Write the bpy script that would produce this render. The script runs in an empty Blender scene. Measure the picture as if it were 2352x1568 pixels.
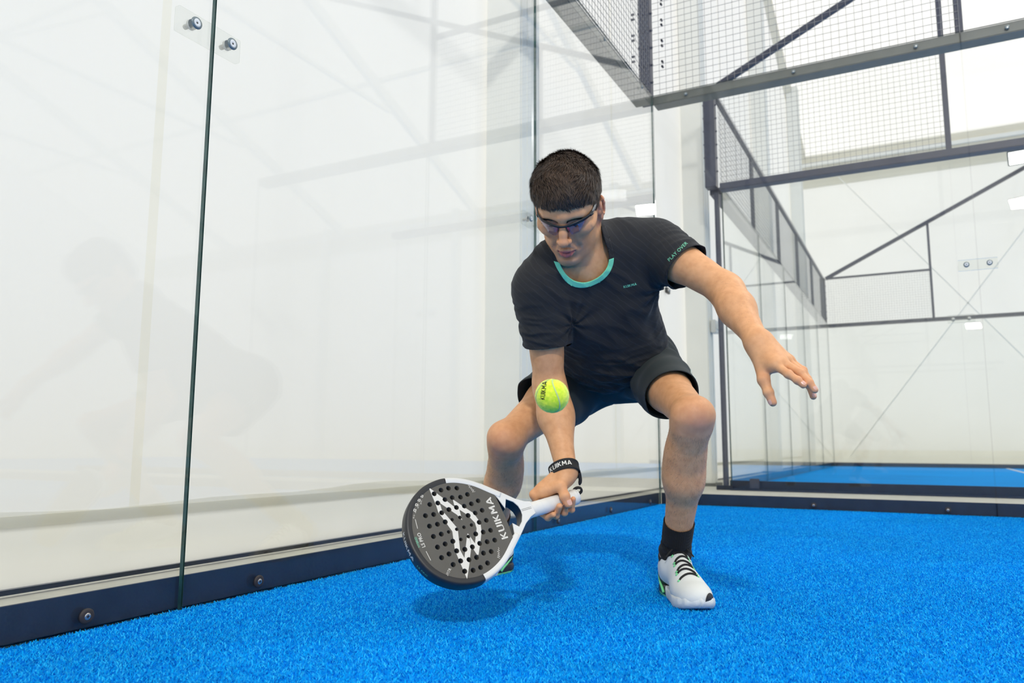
import bpy, bmesh, math, random
import numpy as np
from mathutils import Vector, Matrix
from mathutils.bvhtree import BVHTree

random.seed(7)
rng = np.random.default_rng(7)
S = bpy.context.scene
COL = S.collection

# ------------------------------------------------------------------ camera
CAM = np.array([1.63476, -5.37731, 0.40235])
RT = np.array([0.88616, 0.46337, 0.00335])
UP = np.array([0.05856, -0.11917, 0.99115])
FW = np.array([-0.45967, 0.87812, 0.13273])
cd = bpy.data.cameras.new('camera')
cd.sensor_width = 36.0
cd.lens = 36.0 * 1784.49 / 2352.0
cd.clip_start = 0.05
cd.clip_end = 300
cd.dof.use_dof = True
cd.dof.focus_distance = 1.9
cd.dof.aperture_fstop = 5.0
cam = bpy.data.objects.new('camera', cd)
COL.objects.link(cam)
cam.matrix_world = Matrix(((RT[0], UP[0], -FW[0], CAM[0]), (RT[1], UP[1], -FW[1], CAM[1]),
                           (RT[2], UP[2], -FW[2], CAM[2]), (0, 0, 0, 1)))
S.camera = cam

# ------------------------------------------------------------------ daylight and exposure
W = bpy.data.worlds.new('overcast_daylight')
S.world = W
W.use_nodes = True
bg = W.node_tree.nodes['Background']
bg.inputs['Color'].default_value = (1.0, 0.985, 0.945, 1)
bg.inputs['Strength'].default_value = 1.35
S.view_settings.view_transform = 'Standard'
S.view_settings.look = 'None'
S.view_settings.gamma = 1.0
S.view_settings.use_curve_mapping = False
S.view_settings.exposure = -0.12
S.cycles.transparent_max_bounces = 24
S.cycles.max_bounces = 10
S.cycles.diffuse_bounces = 4
S.cycles.caustics_reflective = False
S.cycles.caustics_refractive = False


# ------------------------------------------------------------------ materials
def srgb(r, g, b):
    f = lambda c: (c / 255 / 12.92) if c / 255 <= 0.04045 else ((c / 255 + 0.055) / 1.055) ** 2.4
    return (f(r), f(g), f(b), 1)


class NT:
    def __init__(self, name):
        self.m = bpy.data.materials.new(name)
        self.m.use_nodes = True
        self.t = self.m.node_tree
        self.n = self.t.nodes
        self.p = self.n.get('Principled BSDF')
        self.out = self.n.get('Material Output')

    def add(self, typ, **kw):
        nd = self.n.new(typ)
        for k, v in kw.items():
            if k.startswith('_'):
                setattr(nd, k[1:], v)
            else:
                nd.inputs[k].default_value = v
        return nd

    def link(self, a, b):
        self.t.links.new(a, b)


def mat(name, col, rough=0.5, metal=0.0, spec=0.5, noise=None, bump=None, **kw):
    """principled colour with optional noise (scale, dark factor) and bump (scale, strength)"""
    k = NT(name)
    k.p.inputs['Base Color'].default_value = col
    k.p.inputs['Roughness'].default_value = rough
    k.p.inputs['Metallic'].default_value = metal
    k.p.inputs['Specular IOR Level'].default_value = spec
    for a, b in kw.items():
        k.p.inputs[a.replace('_', ' ')].default_value = b
    tc = k.add('ShaderNodeTexCoord')
    if noise:
        nz = k.add('ShaderNodeTexNoise', Scale=noise[0], Detail=5.0)
        rp = k.add('ShaderNodeValToRGB')
        d = noise[1]
        rp.color_ramp.elements[0].position = 0.3
        rp.color_ramp.elements[1].position = 0.7
        rp.color_ramp.elements[0].color = (col[0] * d, col[1] * d, col[2] * d, 1)
        rp.color_ramp.elements[1].color = col
        k.link(tc.outputs['Object'], nz.inputs['Vector'])
        k.link(nz.outputs['Fac'], rp.inputs['Fac'])
        k.link(rp.outputs['Color'], k.p.inputs['Base Color'])
    if bump:
        nz = k.add('ShaderNodeTexNoise', Scale=bump[0], Detail=4.0)
        bp = k.add('ShaderNodeBump', Strength=bump[1], Distance=bump[2] if len(bump) > 2 else 0.002)
        k.link(tc.outputs['Object'], nz.inputs['Vector'])
        k.link(nz.outputs['Fac'], bp.inputs['Height'])
        k.link(bp.outputs['Normal'], k.p.inputs['Normal'])
    return k.m


def mat_glass(name, tint=(0.980, 0.986, 0.980, 1), ior=1.45, gl=1.0):
    k = NT(name)
    k.n.remove(k.p)
    tr = k.add('ShaderNodeBsdfTransparent', Color=tint)
    gs = k.add('ShaderNodeBsdfGlossy', Color=(gl, gl, gl, 1), Roughness=0.0)
    fr = k.add('ShaderNodeFresnel', IOR=ior)
    geo = k.add('ShaderNodeNewGeometry')      # the same reflectance entering and leaving the pane
    iors = k.add('ShaderNodeMix', _data_type='FLOAT')
    iors.inputs[2].default_value = ior
    iors.inputs[3].default_value = 1.0 / ior
    k.link(geo.outputs['Backfacing'], iors.inputs[0])
    k.link(iors.outputs[0], fr.inputs['IOR'])
    mx = k.add('ShaderNodeMixShader')
    k.link(fr.outputs[0], mx.inputs[0])
    k.link(tr.outputs[0], mx.inputs[1])
    k.link(gs.outputs[0], mx.inputs[2])
    k.link(mx.outputs[0], k.out.inputs[0])
    return k.m


def mat_membrane(name, col, transl, scale=0.6):
    k = NT(name)
    k.n.remove(k.p)
    tc = k.add('ShaderNodeTexCoord')
    nz = k.add('ShaderNodeTexNoise', Scale=scale, Detail=3.0)
    rp = k.add('ShaderNodeValToRGB')
    rp.color_ramp.elements[0].color = (col[0] * 0.965, col[1] * 0.965, col[2] * 0.96, 1)
    rp.color_ramp.elements[1].color = col
    rp.color_ramp.elements[0].position = 0.35
    rp.color_ramp.elements[1].position = 0.65
    k.link(tc.outputs['Object'], nz.inputs['Vector'])
    k.link(nz.outputs['Fac'], rp.inputs['Fac'])
    df = k.add('ShaderNodeBsdfDiffuse')
    tl = k.add('ShaderNodeBsdfTranslucent')
    k.link(rp.outputs['Color'], df.inputs['Color'])
    k.link(rp.outputs['Color'], tl.inputs['Color'])
    mx = k.add('ShaderNodeMixShader', Fac=transl)
    k.link(df.outputs[0], mx.inputs[1])
    k.link(tl.outputs[0], mx.inputs[2])
    k.link(mx.outputs[0], k.out.inputs[0])
    return k.m


M = {}
M['membrane'] = mat_membrane('white_membrane', (0.90, 0.90, 0.89, 1), 0.58)
M['membrane_roof'] = mat_membrane('roof_membrane', (0.95, 0.95, 0.94, 1), 0.90)
M['skirt'] = mat_membrane('cream_skirt', (0.88, 0.875, 0.83, 1), 0.62, 3.0)
M['weld'] = mat_membrane('welded_band', (0.86, 0.85, 0.79, 1), 0.57, 2.0)
M['glass'] = mat_glass('toughened_glass', ior=1.34)
M['glass_edge'] = mat('glass_edge', (0.035, 0.11, 0.10, 1), 0.15, noise=(14, 0.45))
M['steel'] = mat('navy_painted_steel', srgb(66, 70, 88), 0.42, noise=(30, 0.8), bump=(180, 0.05))
M['steel_grey'] = mat('grey_painted_steel', srgb(112, 114, 108), 0.38, noise=(20, 0.85))
M['kerb'] = mat('dark_kerb', srgb(33, 41, 58), 0.6, noise=(18, 0.6), bump=(120, 0.15))
M['wire'] = mat('galvanised_wire', srgb(150, 150, 150), 0.5, 0.3)
M['alu'] = mat('hall_aluminium', srgb(240, 240, 234), 0.5, noise=(4, 0.95))
M['concrete'] = mat('pale_concrete', srgb(206, 204, 192), 0.9, noise=(9, 0.86), bump=(90, 0.25))
M['chrome'] = mat('steel_screw', srgb(190, 190, 188), 0.25, 0.9)
M['washer'] = mat('rubber_washer', srgb(48, 44, 46), 0.6, bump=(300, 0.1))
M['washer_grey'] = mat('grey_washer', srgb(120, 132, 136), 0.35, 0.4)
M['acrylic'] = mat_glass('clear_plate', (0.955, 0.962, 0.955, 1), 1.35)
M['black_plastic'] = mat('black_plastic', srgb(28, 29, 32), 0.45, bump=(220, 0.1))
M['white_plastic'] = mat('white_plastic', srgb(225, 225, 222), 0.4)
M['line'] = mat('white_court_line', srgb(225, 232, 238), 0.9, noise=(60, 0.8))


def m_turf(name, blades):
    k = NT(name)
    tc = k.add('ShaderNodeTexCoord')
    geo = k.add('ShaderNodeNewGeometry')
    big = k.add('ShaderNodeTexNoise', Scale=1.1, Detail=4.0)
    fine = k.add('ShaderNodeTexNoise', Scale=240.0, Detail=4.0)
    k.link(geo.outputs['Position'], big.inputs['Vector'])
    k.link(geo.outputs['Position'], fine.inputs['Vector'])
    r1 = k.add('ShaderNodeValToRGB')
    e = r1.color_ramp.elements
    e[0].position, e[1].position = 0.34, 0.72
    e[0].color = (0.0, 0.225, 0.78, 1)
    e[1].color = (0.0, 0.40, 0.90, 1)
    k.link(fine.outputs['Fac'], r1.inputs['Fac'])
    src = r1.outputs['Color']
    if blades:
        w = r1.color_ramp.elements.new(0.93)
        w.color = (0.03, 0.52, 0.95, 1)
        r1.color_ramp.elements[1].position = 0.55
        k.link(geo.outputs['Random Per Island'], r1.inputs['Fac'])
        e[0].position = 0.0
    hs = k.add('ShaderNodeHueSaturation')
    mr = k.add('ShaderNodeMapRange')
    mr.inputs['From Min'].default_value = 0.3
    mr.inputs['From Max'].default_value = 0.7
    mr.inputs['To Min'].default_value = 0.93
    mr.inputs['To Max'].default_value = 1.07
    k.link(big.outputs['Fac'], mr.inputs['Value'])
    k.link(mr.outputs['Result'], hs.inputs['Value'])
    k.link(src, hs.inputs['Color'])
    k.link(hs.outputs['Color'], k.p.inputs['Base Color'])
    k.p.inputs['Roughness'].default_value = 0.75
    k.p.inputs['Specular IOR Level'].default_value = 0.06
    if not blades:
        bp = k.add('ShaderNodeBump', Strength=0.5, Distance=0.004)
        k.link(fine.outputs['Fac'], bp.inputs['Height'])
        k.link(bp.outputs['Normal'], k.p.inputs['Normal'])
    return k.m


M['turf'] = m_turf('blue_turf', False)
M['turf_fibre'] = m_turf('blue_turf_fibre', True)


# ------------------------------------------------------------------ object helpers
def link(name, me, m, parent=None, smooth=False, loc=None):
    o = bpy.data.objects.new(name, me)
    COL.objects.link(o)
    if m is not None and len(me.materials) == 0:
        me.materials.append(m)
    if smooth:
        me.polygons.foreach_set('use_smooth', np.ones(len(me.polygons), bool))
    if parent is not None:
        o.parent = parent
    if loc is not None:
        o.location = loc
    return o


def mesh_np(name, V, F):
    me = bpy.data.meshes.new(name)
    V = np.asarray(V, np.float32)
    F = np.asarray(F, np.int32)
    me.vertices.add(len(V))
    me.vertices.foreach_set('co', V.ravel())
    n = F.shape[1]
    me.loops.add(F.size)
    me.loops.foreach_set('vertex_index', F.ravel())
    me.polygons.add(len(F))
    me.polygons.foreach_set('loop_start', np.arange(0, F.size, n, dtype=np.int32))
    me.update(calc_edges=True)
    return me


def tag(o, label=None, cat=None, group=None, kind=None):
    if label:
        o['label'] = label
    if cat:
        o['category'] = cat
    if group:
        o['group'] = group
    if kind:
        o['kind'] = kind
    return o


def empty(name, loc=(0, 0, 0)):
    o = bpy.data.objects.new(name, None)
    o.empty_display_size = 0.1
    COL.objects.link(o)
    o.location = loc
    return o


def bm_mesh(name, bm):
    me = bpy.data.meshes.new(name)
    bm.to_mesh(me)
    bm.free()
    return me


def box_bm(bm, lo, hi, bevel=0.0):
    lo, hi = np.minimum(lo, hi), np.maximum(lo, hi)
    r = bmesh.ops.create_cube(bm, size=1.0)
    c = (np.array(lo) + np.array(hi)) / 2
    s = np.array(hi) - np.array(lo)
    for v in r['verts']:
        v.co = Vector(np.array(v.co) * s + c)
    if bevel:
        es = list({e for v in r['verts'] for e in v.link_edges})
        bmesh.ops.bevel(bm, geom=es, offset=bevel, segments=2, affect='EDGES')


def box(name, lo, hi, m, parent=None, bevel=0.0):
    bm = bmesh.new()
    box_bm(bm, lo, hi, bevel)
    return link(name, bm_mesh(name, bm), m, parent)


def bar(name, a, b, w, d, m, parent=None, upv=(0, 0, 1), bevel=0.003):
    """square bar from a to b, width w across, depth d along upv"""
    a, b = Vector(a), Vector(b)
    ax = (b - a).normalized()
    u = Vector(upv)
    u = (u - ax * u.dot(ax)).normalized()
    s = ax.cross(u)
    bm = bmesh.new()
    box_bm(bm, (-w / 2, -d / 2, 0), (w / 2, d / 2, (b - a).length), bevel)
    mt = Matrix.Translation(a) @ Matrix((s, u, ax)).transposed().to_4x4()
    bm.transform(mt)
    return link(name, bm_mesh(name, bm), m, parent)


def tube_np(pts, rad, seg=8, caps=True):
    """tube along a polyline; returns V,F(tris)"""
    P = np.asarray(pts, float)
    n = len(P)
    R = np.broadcast_to(np.asarray(rad, float), (n,))
    T = np.gradient(P, axis=0)
    T /= np.linalg.norm(T, axis=1)[:, None] + 1e-12
    ref = np.array([0, 0, 1.0]) if abs(T[0][2]) < 0.9 else np.array([1.0, 0, 0])
    V = []
    u = np.cross(T[0], ref)
    u /= np.linalg.norm(u)
    a = np.arange(seg) * 2 * math.pi / seg
    for i in range(n):
        u = u - T[i] * (u @ T[i])
        u /= np.linalg.norm(u) + 1e-12
        w = np.cross(T[i], u)
        V.append(P[i] + R[i] * (np.cos(a)[:, None] * u + np.sin(a)[:, None] * w))
    V = np.concatenate(V)
    F = []
    for i in range(n - 1):
        for j in range(seg):
            k = (j + 1) % seg
            p, q, r, s = i * seg + j, i * seg + k, (i + 1) * seg + k, (i + 1) * seg + j
            F += [(p, q, r), (p, r, s)]
    if caps:
        V = np.vstack([V, P[0], P[-1]])
        for j in range(seg):
            k = (j + 1) % seg
            F += [(len(V) - 2, k, j), (len(V) - 1, (n - 1) * seg + j, (n - 1) * seg + k)]
    return V, np.array(F)


def tube(name, pts, rad, m, parent=None, seg=8):
    V, F = tube_np(pts, rad, seg)
    return link(name, mesh_np(name, V, F), m, parent, True)


def disc_part(name, c, axis, prof, m, parent=None, seg=20):
    """lathe: prof = [(radius, height along axis)]"""
    ax = Vector(axis).normalized()
    ref = Vector((0, 0, 1)) if abs(ax.z) < 0.9 else Vector((1, 0, 0))
    u = ax.cross(ref).normalized()
    w = ax.cross(u)
    V, F = [], []
    for r, h in prof:
        for j in range(seg):
            t = 2 * math.pi * j / seg
            V.append(Vector(c) + ax * h + u * (r * math.cos(t)) + w * (r * math.sin(t)))
    for i in range(len(prof) - 1):
        for j in range(seg):
            k = (j + 1) % seg
            F.append((i * seg + j, i * seg + k, (i + 1) * seg + k, (i + 1) * seg + j))
    me = bpy.data.meshes.new(name)
    me.from_pydata([tuple(v) for v in V], [], F)
    return link(name, me, m, parent, True)


# ------------------------------------------------------------------ hall structure
GAP = 2.319          # near side wall of the neighbouring court
FAR = GAP + 10.0     # its far side wall
XM = -0.60           # membrane gable of the hall
YE, ZE = 14.0, 7.42  # eave wall behind the neighbouring court
RIDGE_Y, SLOPE = -3.0, 0.38
ZR = ZE + SLOPE * (YE - RIDGE_Y)
YB = 2 * RIDGE_Y - YE
XR = 24.0


def poly(name, pts, m, parent=None):
    me = bpy.data.meshes.new(name)
    me.from_pydata([tuple(p) for p in pts], [], [tuple(range(len(pts)))])
    return link(name, me, m, parent)


def st(o, label=None):
    o['kind'] = 'structure'
    if label:
        o['label'] = label
    return o


st(poly('ground', [(XM - 1, YB - 1, -0.012), (XR + 1, YB - 1, -0.012), (XR + 1, YE + 1, -0.012), (XM - 1, YE + 1, -0.012)],
        M['concrete']), 'pale concrete ground between the courts')
fl = st(box('floor', (0.0, -10, -0.05), (20, 0.0, 0.0), M['turf']), 'blue artificial turf floor of the near court')
fl2 = st(box('floor_neighbour', (0.0, GAP, -0.05), (20, FAR, 0.0), M['turf']), 'blue turf floor of the neighbouring court')
box('court_line', (3.03, GAP + 0.02, 0.0), (3.08, FAR - 0.02, 0.004), M['line'], fl2)

gable = [(XM, YB, 0.17), (XM, YE, 0.17), (XM, YE, ZE), (XM, RIDGE_Y, ZR), (XM, YB, ZE)]
wl = st(empty('wall_hall_gable'), 'white translucent membrane gable of the hall')
WELDS = (-3.70, 0.75, 5.20)


def z_top(y):
    return ZR - SLOPE * abs(y - RIDGE_Y)


def gable_strip(name, y0, y1, m):
    top = [(XM, y1, z_top(y1))] + ([(XM, RIDGE_Y, ZR)] if y0 < RIDGE_Y < y1 else []) + [(XM, y0, z_top(y0))]
    return poly(name, [(XM, y0, 0.17), (XM, y1, 0.17)] + top, m, wl)


edges = [YB] + [w + s * 0.018 for w in WELDS for s in (-1, 1)] + [YE]
for i_ in range(len(edges) - 1):
    gable_strip('membrane_weld' if i_ % 2 else 'membrane_panel', edges[i_], edges[i_ + 1], M['weld'] if i_ % 2 else M['membrane'])
st(poly('wall_hall_opposite', [(XR, y, z if z > 1 else -0.01) for _, y, z in gable][::-1], M['membrane']), 'white membrane gable at the opposite end')
we = st(poly('wall_hall_eave', [(XM, YE, 0.33), (XR, YE, 0.33), (XR, YE, ZE), (XM, YE, ZE)], M['membrane']),
        'white membrane side wall beyond the neighbouring court')
st(poly('wall_hall_behind', [(XM, YB, -0.01), (XM, YB, ZE), (XR, YB, ZE), (XR, YB, -0.01)], M['membrane']), 'white membrane wall behind the viewer')
roof = empty('ceiling')
st(roof, 'pitched white membrane roof of the hall')
for nm, ya, za, yb, zb in (('roof_slope', YE, ZE, RIDGE_Y, ZR), ('roof_slope', RIDGE_Y, ZR, YB, ZE)):
    poly(nm, [(XM, ya, za), (XR, ya, za), (XR, yb, zb), (XM, yb, zb)], M['membrane_roof'], roof)
for i, x in enumerate((4.6, 9.6, 14.6, 19.6)):
    bar('rafter', (x, YE - 0.2, ZE - 0.2), (x, RIDGE_Y, ZR - 0.2), 0.14, 0.28, M['alu'], roof, bevel=0.01)
    bar('rafter', (x, YB + 0.2, ZE - 0.2), (x, RIDGE_Y, ZR - 0.2), 0.14, 0.28, M['alu'], roof, bevel=0.01)
    bar('truss_tie', (x, YE - 4.5, ZE + 1.2), (x, YB + 4.5, ZE + 1.2), 0.1, 0.1, M['alu'], roof, bevel=0.01)
    for y in (-9, -3, 3):
        bar('truss_strut', (x, y, ZE + 1.2), (x, y + 2.4, ZR - SLOPE * abs(y + 2.4 - RIDGE_Y) - 0.2), 0.08, 0.08, M['alu'], roof, bevel=0.01)
for y in (-15, -11, -7, -3, 1, 5, 9):
    z = ZR - SLOPE * abs(y - RIDGE_Y) - 0.12
    bar('purlin', (XM + 0.1, y, z), (XR - 0.1, y, z), 0.08, 0.12, M['alu'], roof, bevel=0.01)
# details of the membrane gable: columns, skirt, welded bands
for i, y in enumerate((-9.6, -5.8, -1.39, 3.04, 7.5, 11.9)):
    z = ZR - SLOPE * abs(y - RIDGE_Y)
    o = st(box('column', (XM + 0.03, y - 0.125, 0.0), (XM + 0.27, y + 0.125, z), M['alu'], None, 0.01),
           'pale aluminium hall column against the membrane wall')
    for s in (-0.05, 0.05):
        box('column_rib', (XM + 0.27, y + s - 0.004, 0.0), (XM + 0.276, y + s + 0.004, z), M['alu'], o)
    box('column_base', (XM + 0.01, y - 0.17, -0.012), (XM + 0.31, y + 0.17, 0.02), M['steel_grey'], o, 0.004)


def skirt(y0, y1, h0, h1):
    """sagging lower flap of the membrane, bulging a little into the hall"""
    n, k = 170, 10
    V, F = [], []
    for i in range(n + 1):
        t = i / n
        y = y0 + (y1 - y0) * t
        h = h0 + (h1 - h0) * t + 0.012 * math.sin(y * 2.1) + 0.006 * math.sin(y * 7)
        for j in range(k + 1):
            s = j / k
            b = 0.012 + 0.035 * math.sin(math.pi * min(1, s * 1.2)) ** 2 + 0.006 * math.sin(y * 3.1 + s * 4)
            V.append((XM + b * (1 - s * 0.7), y, 0.012 + s * h))
    for i in range(n):
        for j in range(k):
            a = i * (k + 1) + j
            F.append((a, a + k + 1, a + k + 2, a + 1))
    return mesh_np('skirt', V, F)


link('skirt', skirt(YB + 0.02, YE - 0.02, 0.24, 0.18), M['skirt'], wl, True)
box('skirt_weld', (XM + 0.012, YB + 0.1, 0.175), (XM + 0.018, YE - 0.1, 0.205), M['weld'], wl)
box('bottom_cord', (XM + 0.0, YB + 0.1, -0.004), (XM + 0.02, YE - 0.1, 0.010), M['black_plastic'], wl)
# gable edge rail and eave rail
bar('gable_rail', (XM + 0.06, YE - 0.1, ZE - 0.05), (XM + 0.06, RIDGE_Y, ZR - 0.05), 0.16, 0.16, M['weld'], wl, bevel=0.01)
bar('eave_rail', (XM + 0.05, YE - 0.08, ZE - 0.28), (XR, YE - 0.08, ZE - 0.28), 0.05, 0.10, M['alu'], we, bevel=0.01)
box('eave_band', (XM + 0.05, YE - 0.05, ZE - 0.85), (XR, YE - 0.02, ZE - 0.05), M['weld'], we)
poly('skirt_weld', [(XM, YE, -0.01), (XR, YE, -0.01), (XR, YE, 0.33), (XM, YE, 0.33)], M['weld'], we)
for (x0, z0, x1, z1) in ((0.2, 0.2, 5.2, 6.8), (0.2, 6.8, 5.2, 0.2)):
    bar('brace_cable', (x0, YE - 0.12, z0), (x1, YE - 0.12, z1), 0.02, 0.02, M['alu'], we, bevel=0.0)
for x in (5.3, 10.3, 15.3):
    st(box('column', (x - 0.11, YE - 0.28, 0), (x + 0.11, YE - 0.04, ZE), M['alu'], None, 0.01), 'pale aluminium column on the far membrane wall')

# ------------------------------------------------------------------ court enclosures
G = 0.012


def glass_panel(parent, axis, fixed, outward, a0, a1, z0, z1):
    """toughened pane; axis 0: runs along x at y=fixed, axis 1: runs along y at x=fixed; green polished edges"""
    g = 0.002
    t0, t1 = sorted((fixed, fixed + outward * G))
    lo = (a0 + g, t0, z0) if axis == 0 else (t0, a0 + g, z0)
    hi = (a1 - g, t1, z1) if axis == 0 else (t1, a1 - g, z1)
    bm = bmesh.new()
    box_bm(bm, lo, hi)
    nrm = 1 if axis == 0 else 0
    for f in bm.faces:
        f.material_index = 0 if abs(f.normal[nrm]) > 0.9 else 1
    me = bm_mesh('glass_pane', bm)
    me.materials.append(M['glass'])
    me.materials.append(M['glass_edge'])
    return link('glass_pane', me, None, parent)


def screw(parent, pos, nrm, r=0.017, wm='washer'):
    w = disc_part('washer', pos, nrm, [(0.0001, 0.0055), (r * 0.62, 0.0055), (r * 0.9, 0.0048), (r, 0.003), (r, 0.0)], M[wm], parent)
    disc_part('screw_head', pos, nrm, [(0.0001, 0.0062), (r * 0.3, 0.0062), (r * 0.42, 0.0058), (r * 0.45, 0.005)], M['chrome'], w)
    n = Vector(nrm).normalized()
    for k in (0, 1):
        u = Vector((0, 0, 1)) if k else n.cross(Vector((0, 0, 1)))
        c = Vector(pos) + n * 0.0063
        bar('screw_slot', c - u * r * 0.22, c + u * r * 0.22, r * 0.1, 0.0006, M['black_plastic'], w, upv=n, bevel=0)
    return w


def wire_mesh(parent, axis, fixed, a0, a1, z0, z1, step=0.05, w=0.0012):
    """welded wire mesh of real wires"""
    V, F = [], []

    def wire(p, q, n1, n2):
        b = len(V)
        for e in (p, q):
            for s1, s2 in ((-1, -1), (1, -1), (1, 1), (-1, 1)):
                V.append(e + n1 * (w * s1) + n2 * (w * s2))
        for j in range(4):
            k = (j + 1) % 4
            F.append((b + j, b + k, b + 4 + k, b + 4 + j))
    A = np.array([1.0, 0, 0]) if axis == 0 else np.array([0, 1.0, 0])
    N = np.array([0, 1.0, 0]) if axis == 0 else np.array([1.0, 0, 0])
    Z = np.array([0, 0, 1.0])
    n = int(round((a1 - a0) / step))
    for i in range(n + 1):
        a = a0 + (a1 - a0) * i / n
        wire(A * a + N * fixed + Z * z0, A * a + N * fixed + Z * z1, A, N)
    n = int(round((z1 - z0) / step))
    for i in range(n + 1):
        z = z0 + (z1 - z0) * i / n
        wire(A * a0 + N * (fixed + 0.003) + Z * z, A * a1 + N * (fixed + 0.003) + Z * z, Z, N)
    o = link('wire_mesh', mesh_np('wire_mesh', V, F), M['wire'], parent)
    o['kind'] = 'stuff'
    return o


def side(name, axis, fixed, outw, a0, n_glass, mesh_to, label, detail, stays=None, post_m='steel'):
    """a court wall: panes 2 m wide and 3 m tall over a kerb angle, a top tube, welded mesh from 3 to 4 m"""
    root = st(empty(name), label)
    sgn = 1 if a0 >= 0 or axis == 0 else -1
    o2 = fixed + outw * G

    def P(a, off, z):       # a along, off outward from the inner glass face
        return (a, fixed + outw * off, z) if axis == 0 else (fixed + outw * off, a, z)
    nrm = np.array(P(0, -1, 0)) - np.array(P(0, 0, 0))
    d = stays
    L = 2.0 * n_glass * d
    for i in range(n_glass):
        s, e = sorted((a0 + d * 2.0 * i, a0 + d * 2.0 * (i + 1)))
        glass_panel(root, axis, fixed, outw, s, e, 0.0, 3.0)
    lo, hi = sorted((a0, a0 + L))
    # kerb angle behind the glass
    box('kerb_angle', P(lo, G + 0.002, 0.0), P(hi, G + 0.010, 0.079), M['kerb'], root)
    box('kerb_foot', P(lo, G + 0.002, -0.011), P(hi, G + 0.09, 0.004), M['kerb'], root)
    box('top_tube', P(lo, G + 0.002, 2.932), P(hi, G + 0.117, 3.0), M['steel_grey'] if detail else M['steel'], root, 0.004)
    for i in range(n_glass):
        for off in ((0.25, 1.0, 1.75) if detail else ()):
            a = a0 + d * (2.0 * i + off)
            if axis == 1 and a < -6.2:
                continue
            screw(root, P(a, -0.0005, 0.031), nrm)
            screw(root, P(a, -0.0005, 2.962), nrm, 0.013, 'washer_grey')
    # mesh, posts, rails
    wire_mesh(root, axis, o2 + outw * 0.012, *sorted((a0, a0 + d * mesh_to)), 3.0, 4.0)
    k = 0.0
    while k <= mesh_to + 1e-6:
        a = a0 + d * k
        if k > 0.01:
            h = 4.0 if not (name.startswith('wall_right') or 'side' in name) else (5.0 if abs(k - 2) < 0.01 else 4.0)
            bar('mesh_post', P(a, G + 0.05, 3.0), P(a, G + 0.05, h), 0.045, 0.045, M[post_m], root, upv=nrm)
        k += 2.0
    bar('mesh_rail', P(lo, G + 0.05, 4.0), P(a0 + d * mesh_to if d > 0 else a0, G + 0.05, 4.0), 0.04, 0.04, M[post_m], root) if d > 0 else \
        bar('mesh_rail', P(a0 + d * mesh_to, G + 0.05, 4.0), P(a0, G + 0.05, 4.0), 0.04, 0.04, M[post_m], root)
    if detail:
        for k in np.arange(0.3, 1.0, 0.17):
            for dd in (-0.02, 0.02):
                disc_part('mesh_bolt', P(a0 + d * 0.045, G + 0.105, 3.0 + k + dd), -nrm, [(0.0001, 0.022), (0.009, 0.022), (0.009, 0.0)], M['steel'], root, 8)
    return root, P


def corner_post(parent, x, y, sx, sy, m, z0=3.0, z1=4.0, w=0.085):
    o = box('corner_post', (x, y, z0 - 0.03), (x + sx * w, y + sy * w, z1 + 0.02), m, parent, 0.005)
    for z in np.arange(z0 + 0.12, z1, 0.14):
        disc_part('post_bolt', (x + sx * w * 0.5, y + (0 if sy > 0 else -w * 0) - 0.001 * sy, z), (0, -sy, 0), [(0.0001, 0.012), (0.008, 0.012), (0.009, 0)], m, o, 8)
        disc_part('post_bolt', (x + sx * w, y + sy * w * 0.5, z + 0.04), (sx, 0, 0), [(0.0001, 0.016), (0.009, 0.016), (0.009, 0)], m, o, 8)
        disc_part('post_bolt', (x, y + sy * w * 0.5, z + 0.02), (-sx, 0, 0), [(0.0001, 0.014), (0.008, 0.014), (0.009, 0)], m, o, 8)
    return o


wL, PL_ = side('wall_left', 1, 0.0, -1, 0.0, 5, 10, 'clear glass end wall of the near court with mesh above', True, stays=-1)
wR, PR_ = side('wall_right', 0, 0.0, 1, 0.0, 2, 2.0, 'clear glass side wall of the near court with mesh above', True, stays=1)
corner_post(wR, -G - 0.012, G + 0.012, -1, 1, M['steel'])
# bar('brace') rises from the corner post
bar('brace_rail', (0, G + 0.06, 4.0), (6, G + 0.06, 7.0), 0.05, 0.05, M['steel'], wR)
wNs, PN_ = side('wall_neighbour_side', 0, GAP, -1, 0.0, 2, 2.0, 'glass side wall of the neighbouring court', False, stays=1)
corner_post(wNs, -0.03, GAP - G - 0.02, -1, -1, M['steel'], w=0.11)
bar('brace_rail', (0.0, GAP - G - 0.05, 4.05), (6, GAP - G - 0.05, 6.85), 0.055, 0.055, M['steel'], wNs)
box('glass_post', (-0.075, GAP - 0.05, 0.03), (-0.03, GAP, 2.94), M['steel'], wNs, 0.003)
box('glass_clamp', (0.17, GAP - 0.05, 0.005), (0.26, GAP - 0.014, 0.10), M['steel'], wNs, 0.006)
box('post_foot', (-0.14, GAP - 0.06, -0.012), (0.02, GAP + 0.02, 0.03), M['kerb'], wNs, 0.004)
wNe, _ = side('wall_neighbour_end', 1, 0.0, -1, GAP, 5, 10, 'glass end wall of the neighbouring court with a strip of mesh', False, stays=1)
wNf, _ = side('wall_neighbour_far_side', 0, FAR, 1, 0.0, 2, 2.0, 'far glass side wall of the neighbouring court', False, stays=1)
corner_post(wNf, -0.02, FAR + 0.02, -1, 1, M['steel'], w=0.1)
bar('brace_rail', (0.0, FAR + 0.06, 4.0), (6, FAR + 0.06, 7.0), 0.07, 0.07, M['steel'], wNf)
# steel edge of the turf kerbs of the near right wall continues dark
box('kerb_angle', (4.0, 0.0, 0.0), (10.0, 0.02, 0.079), M['kerb'], wR)
box('kerb_angle', (4.0, GAP - 0.02, 0.0), (10.0, GAP, 0.079), M['kerb'], wNs)


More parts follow.
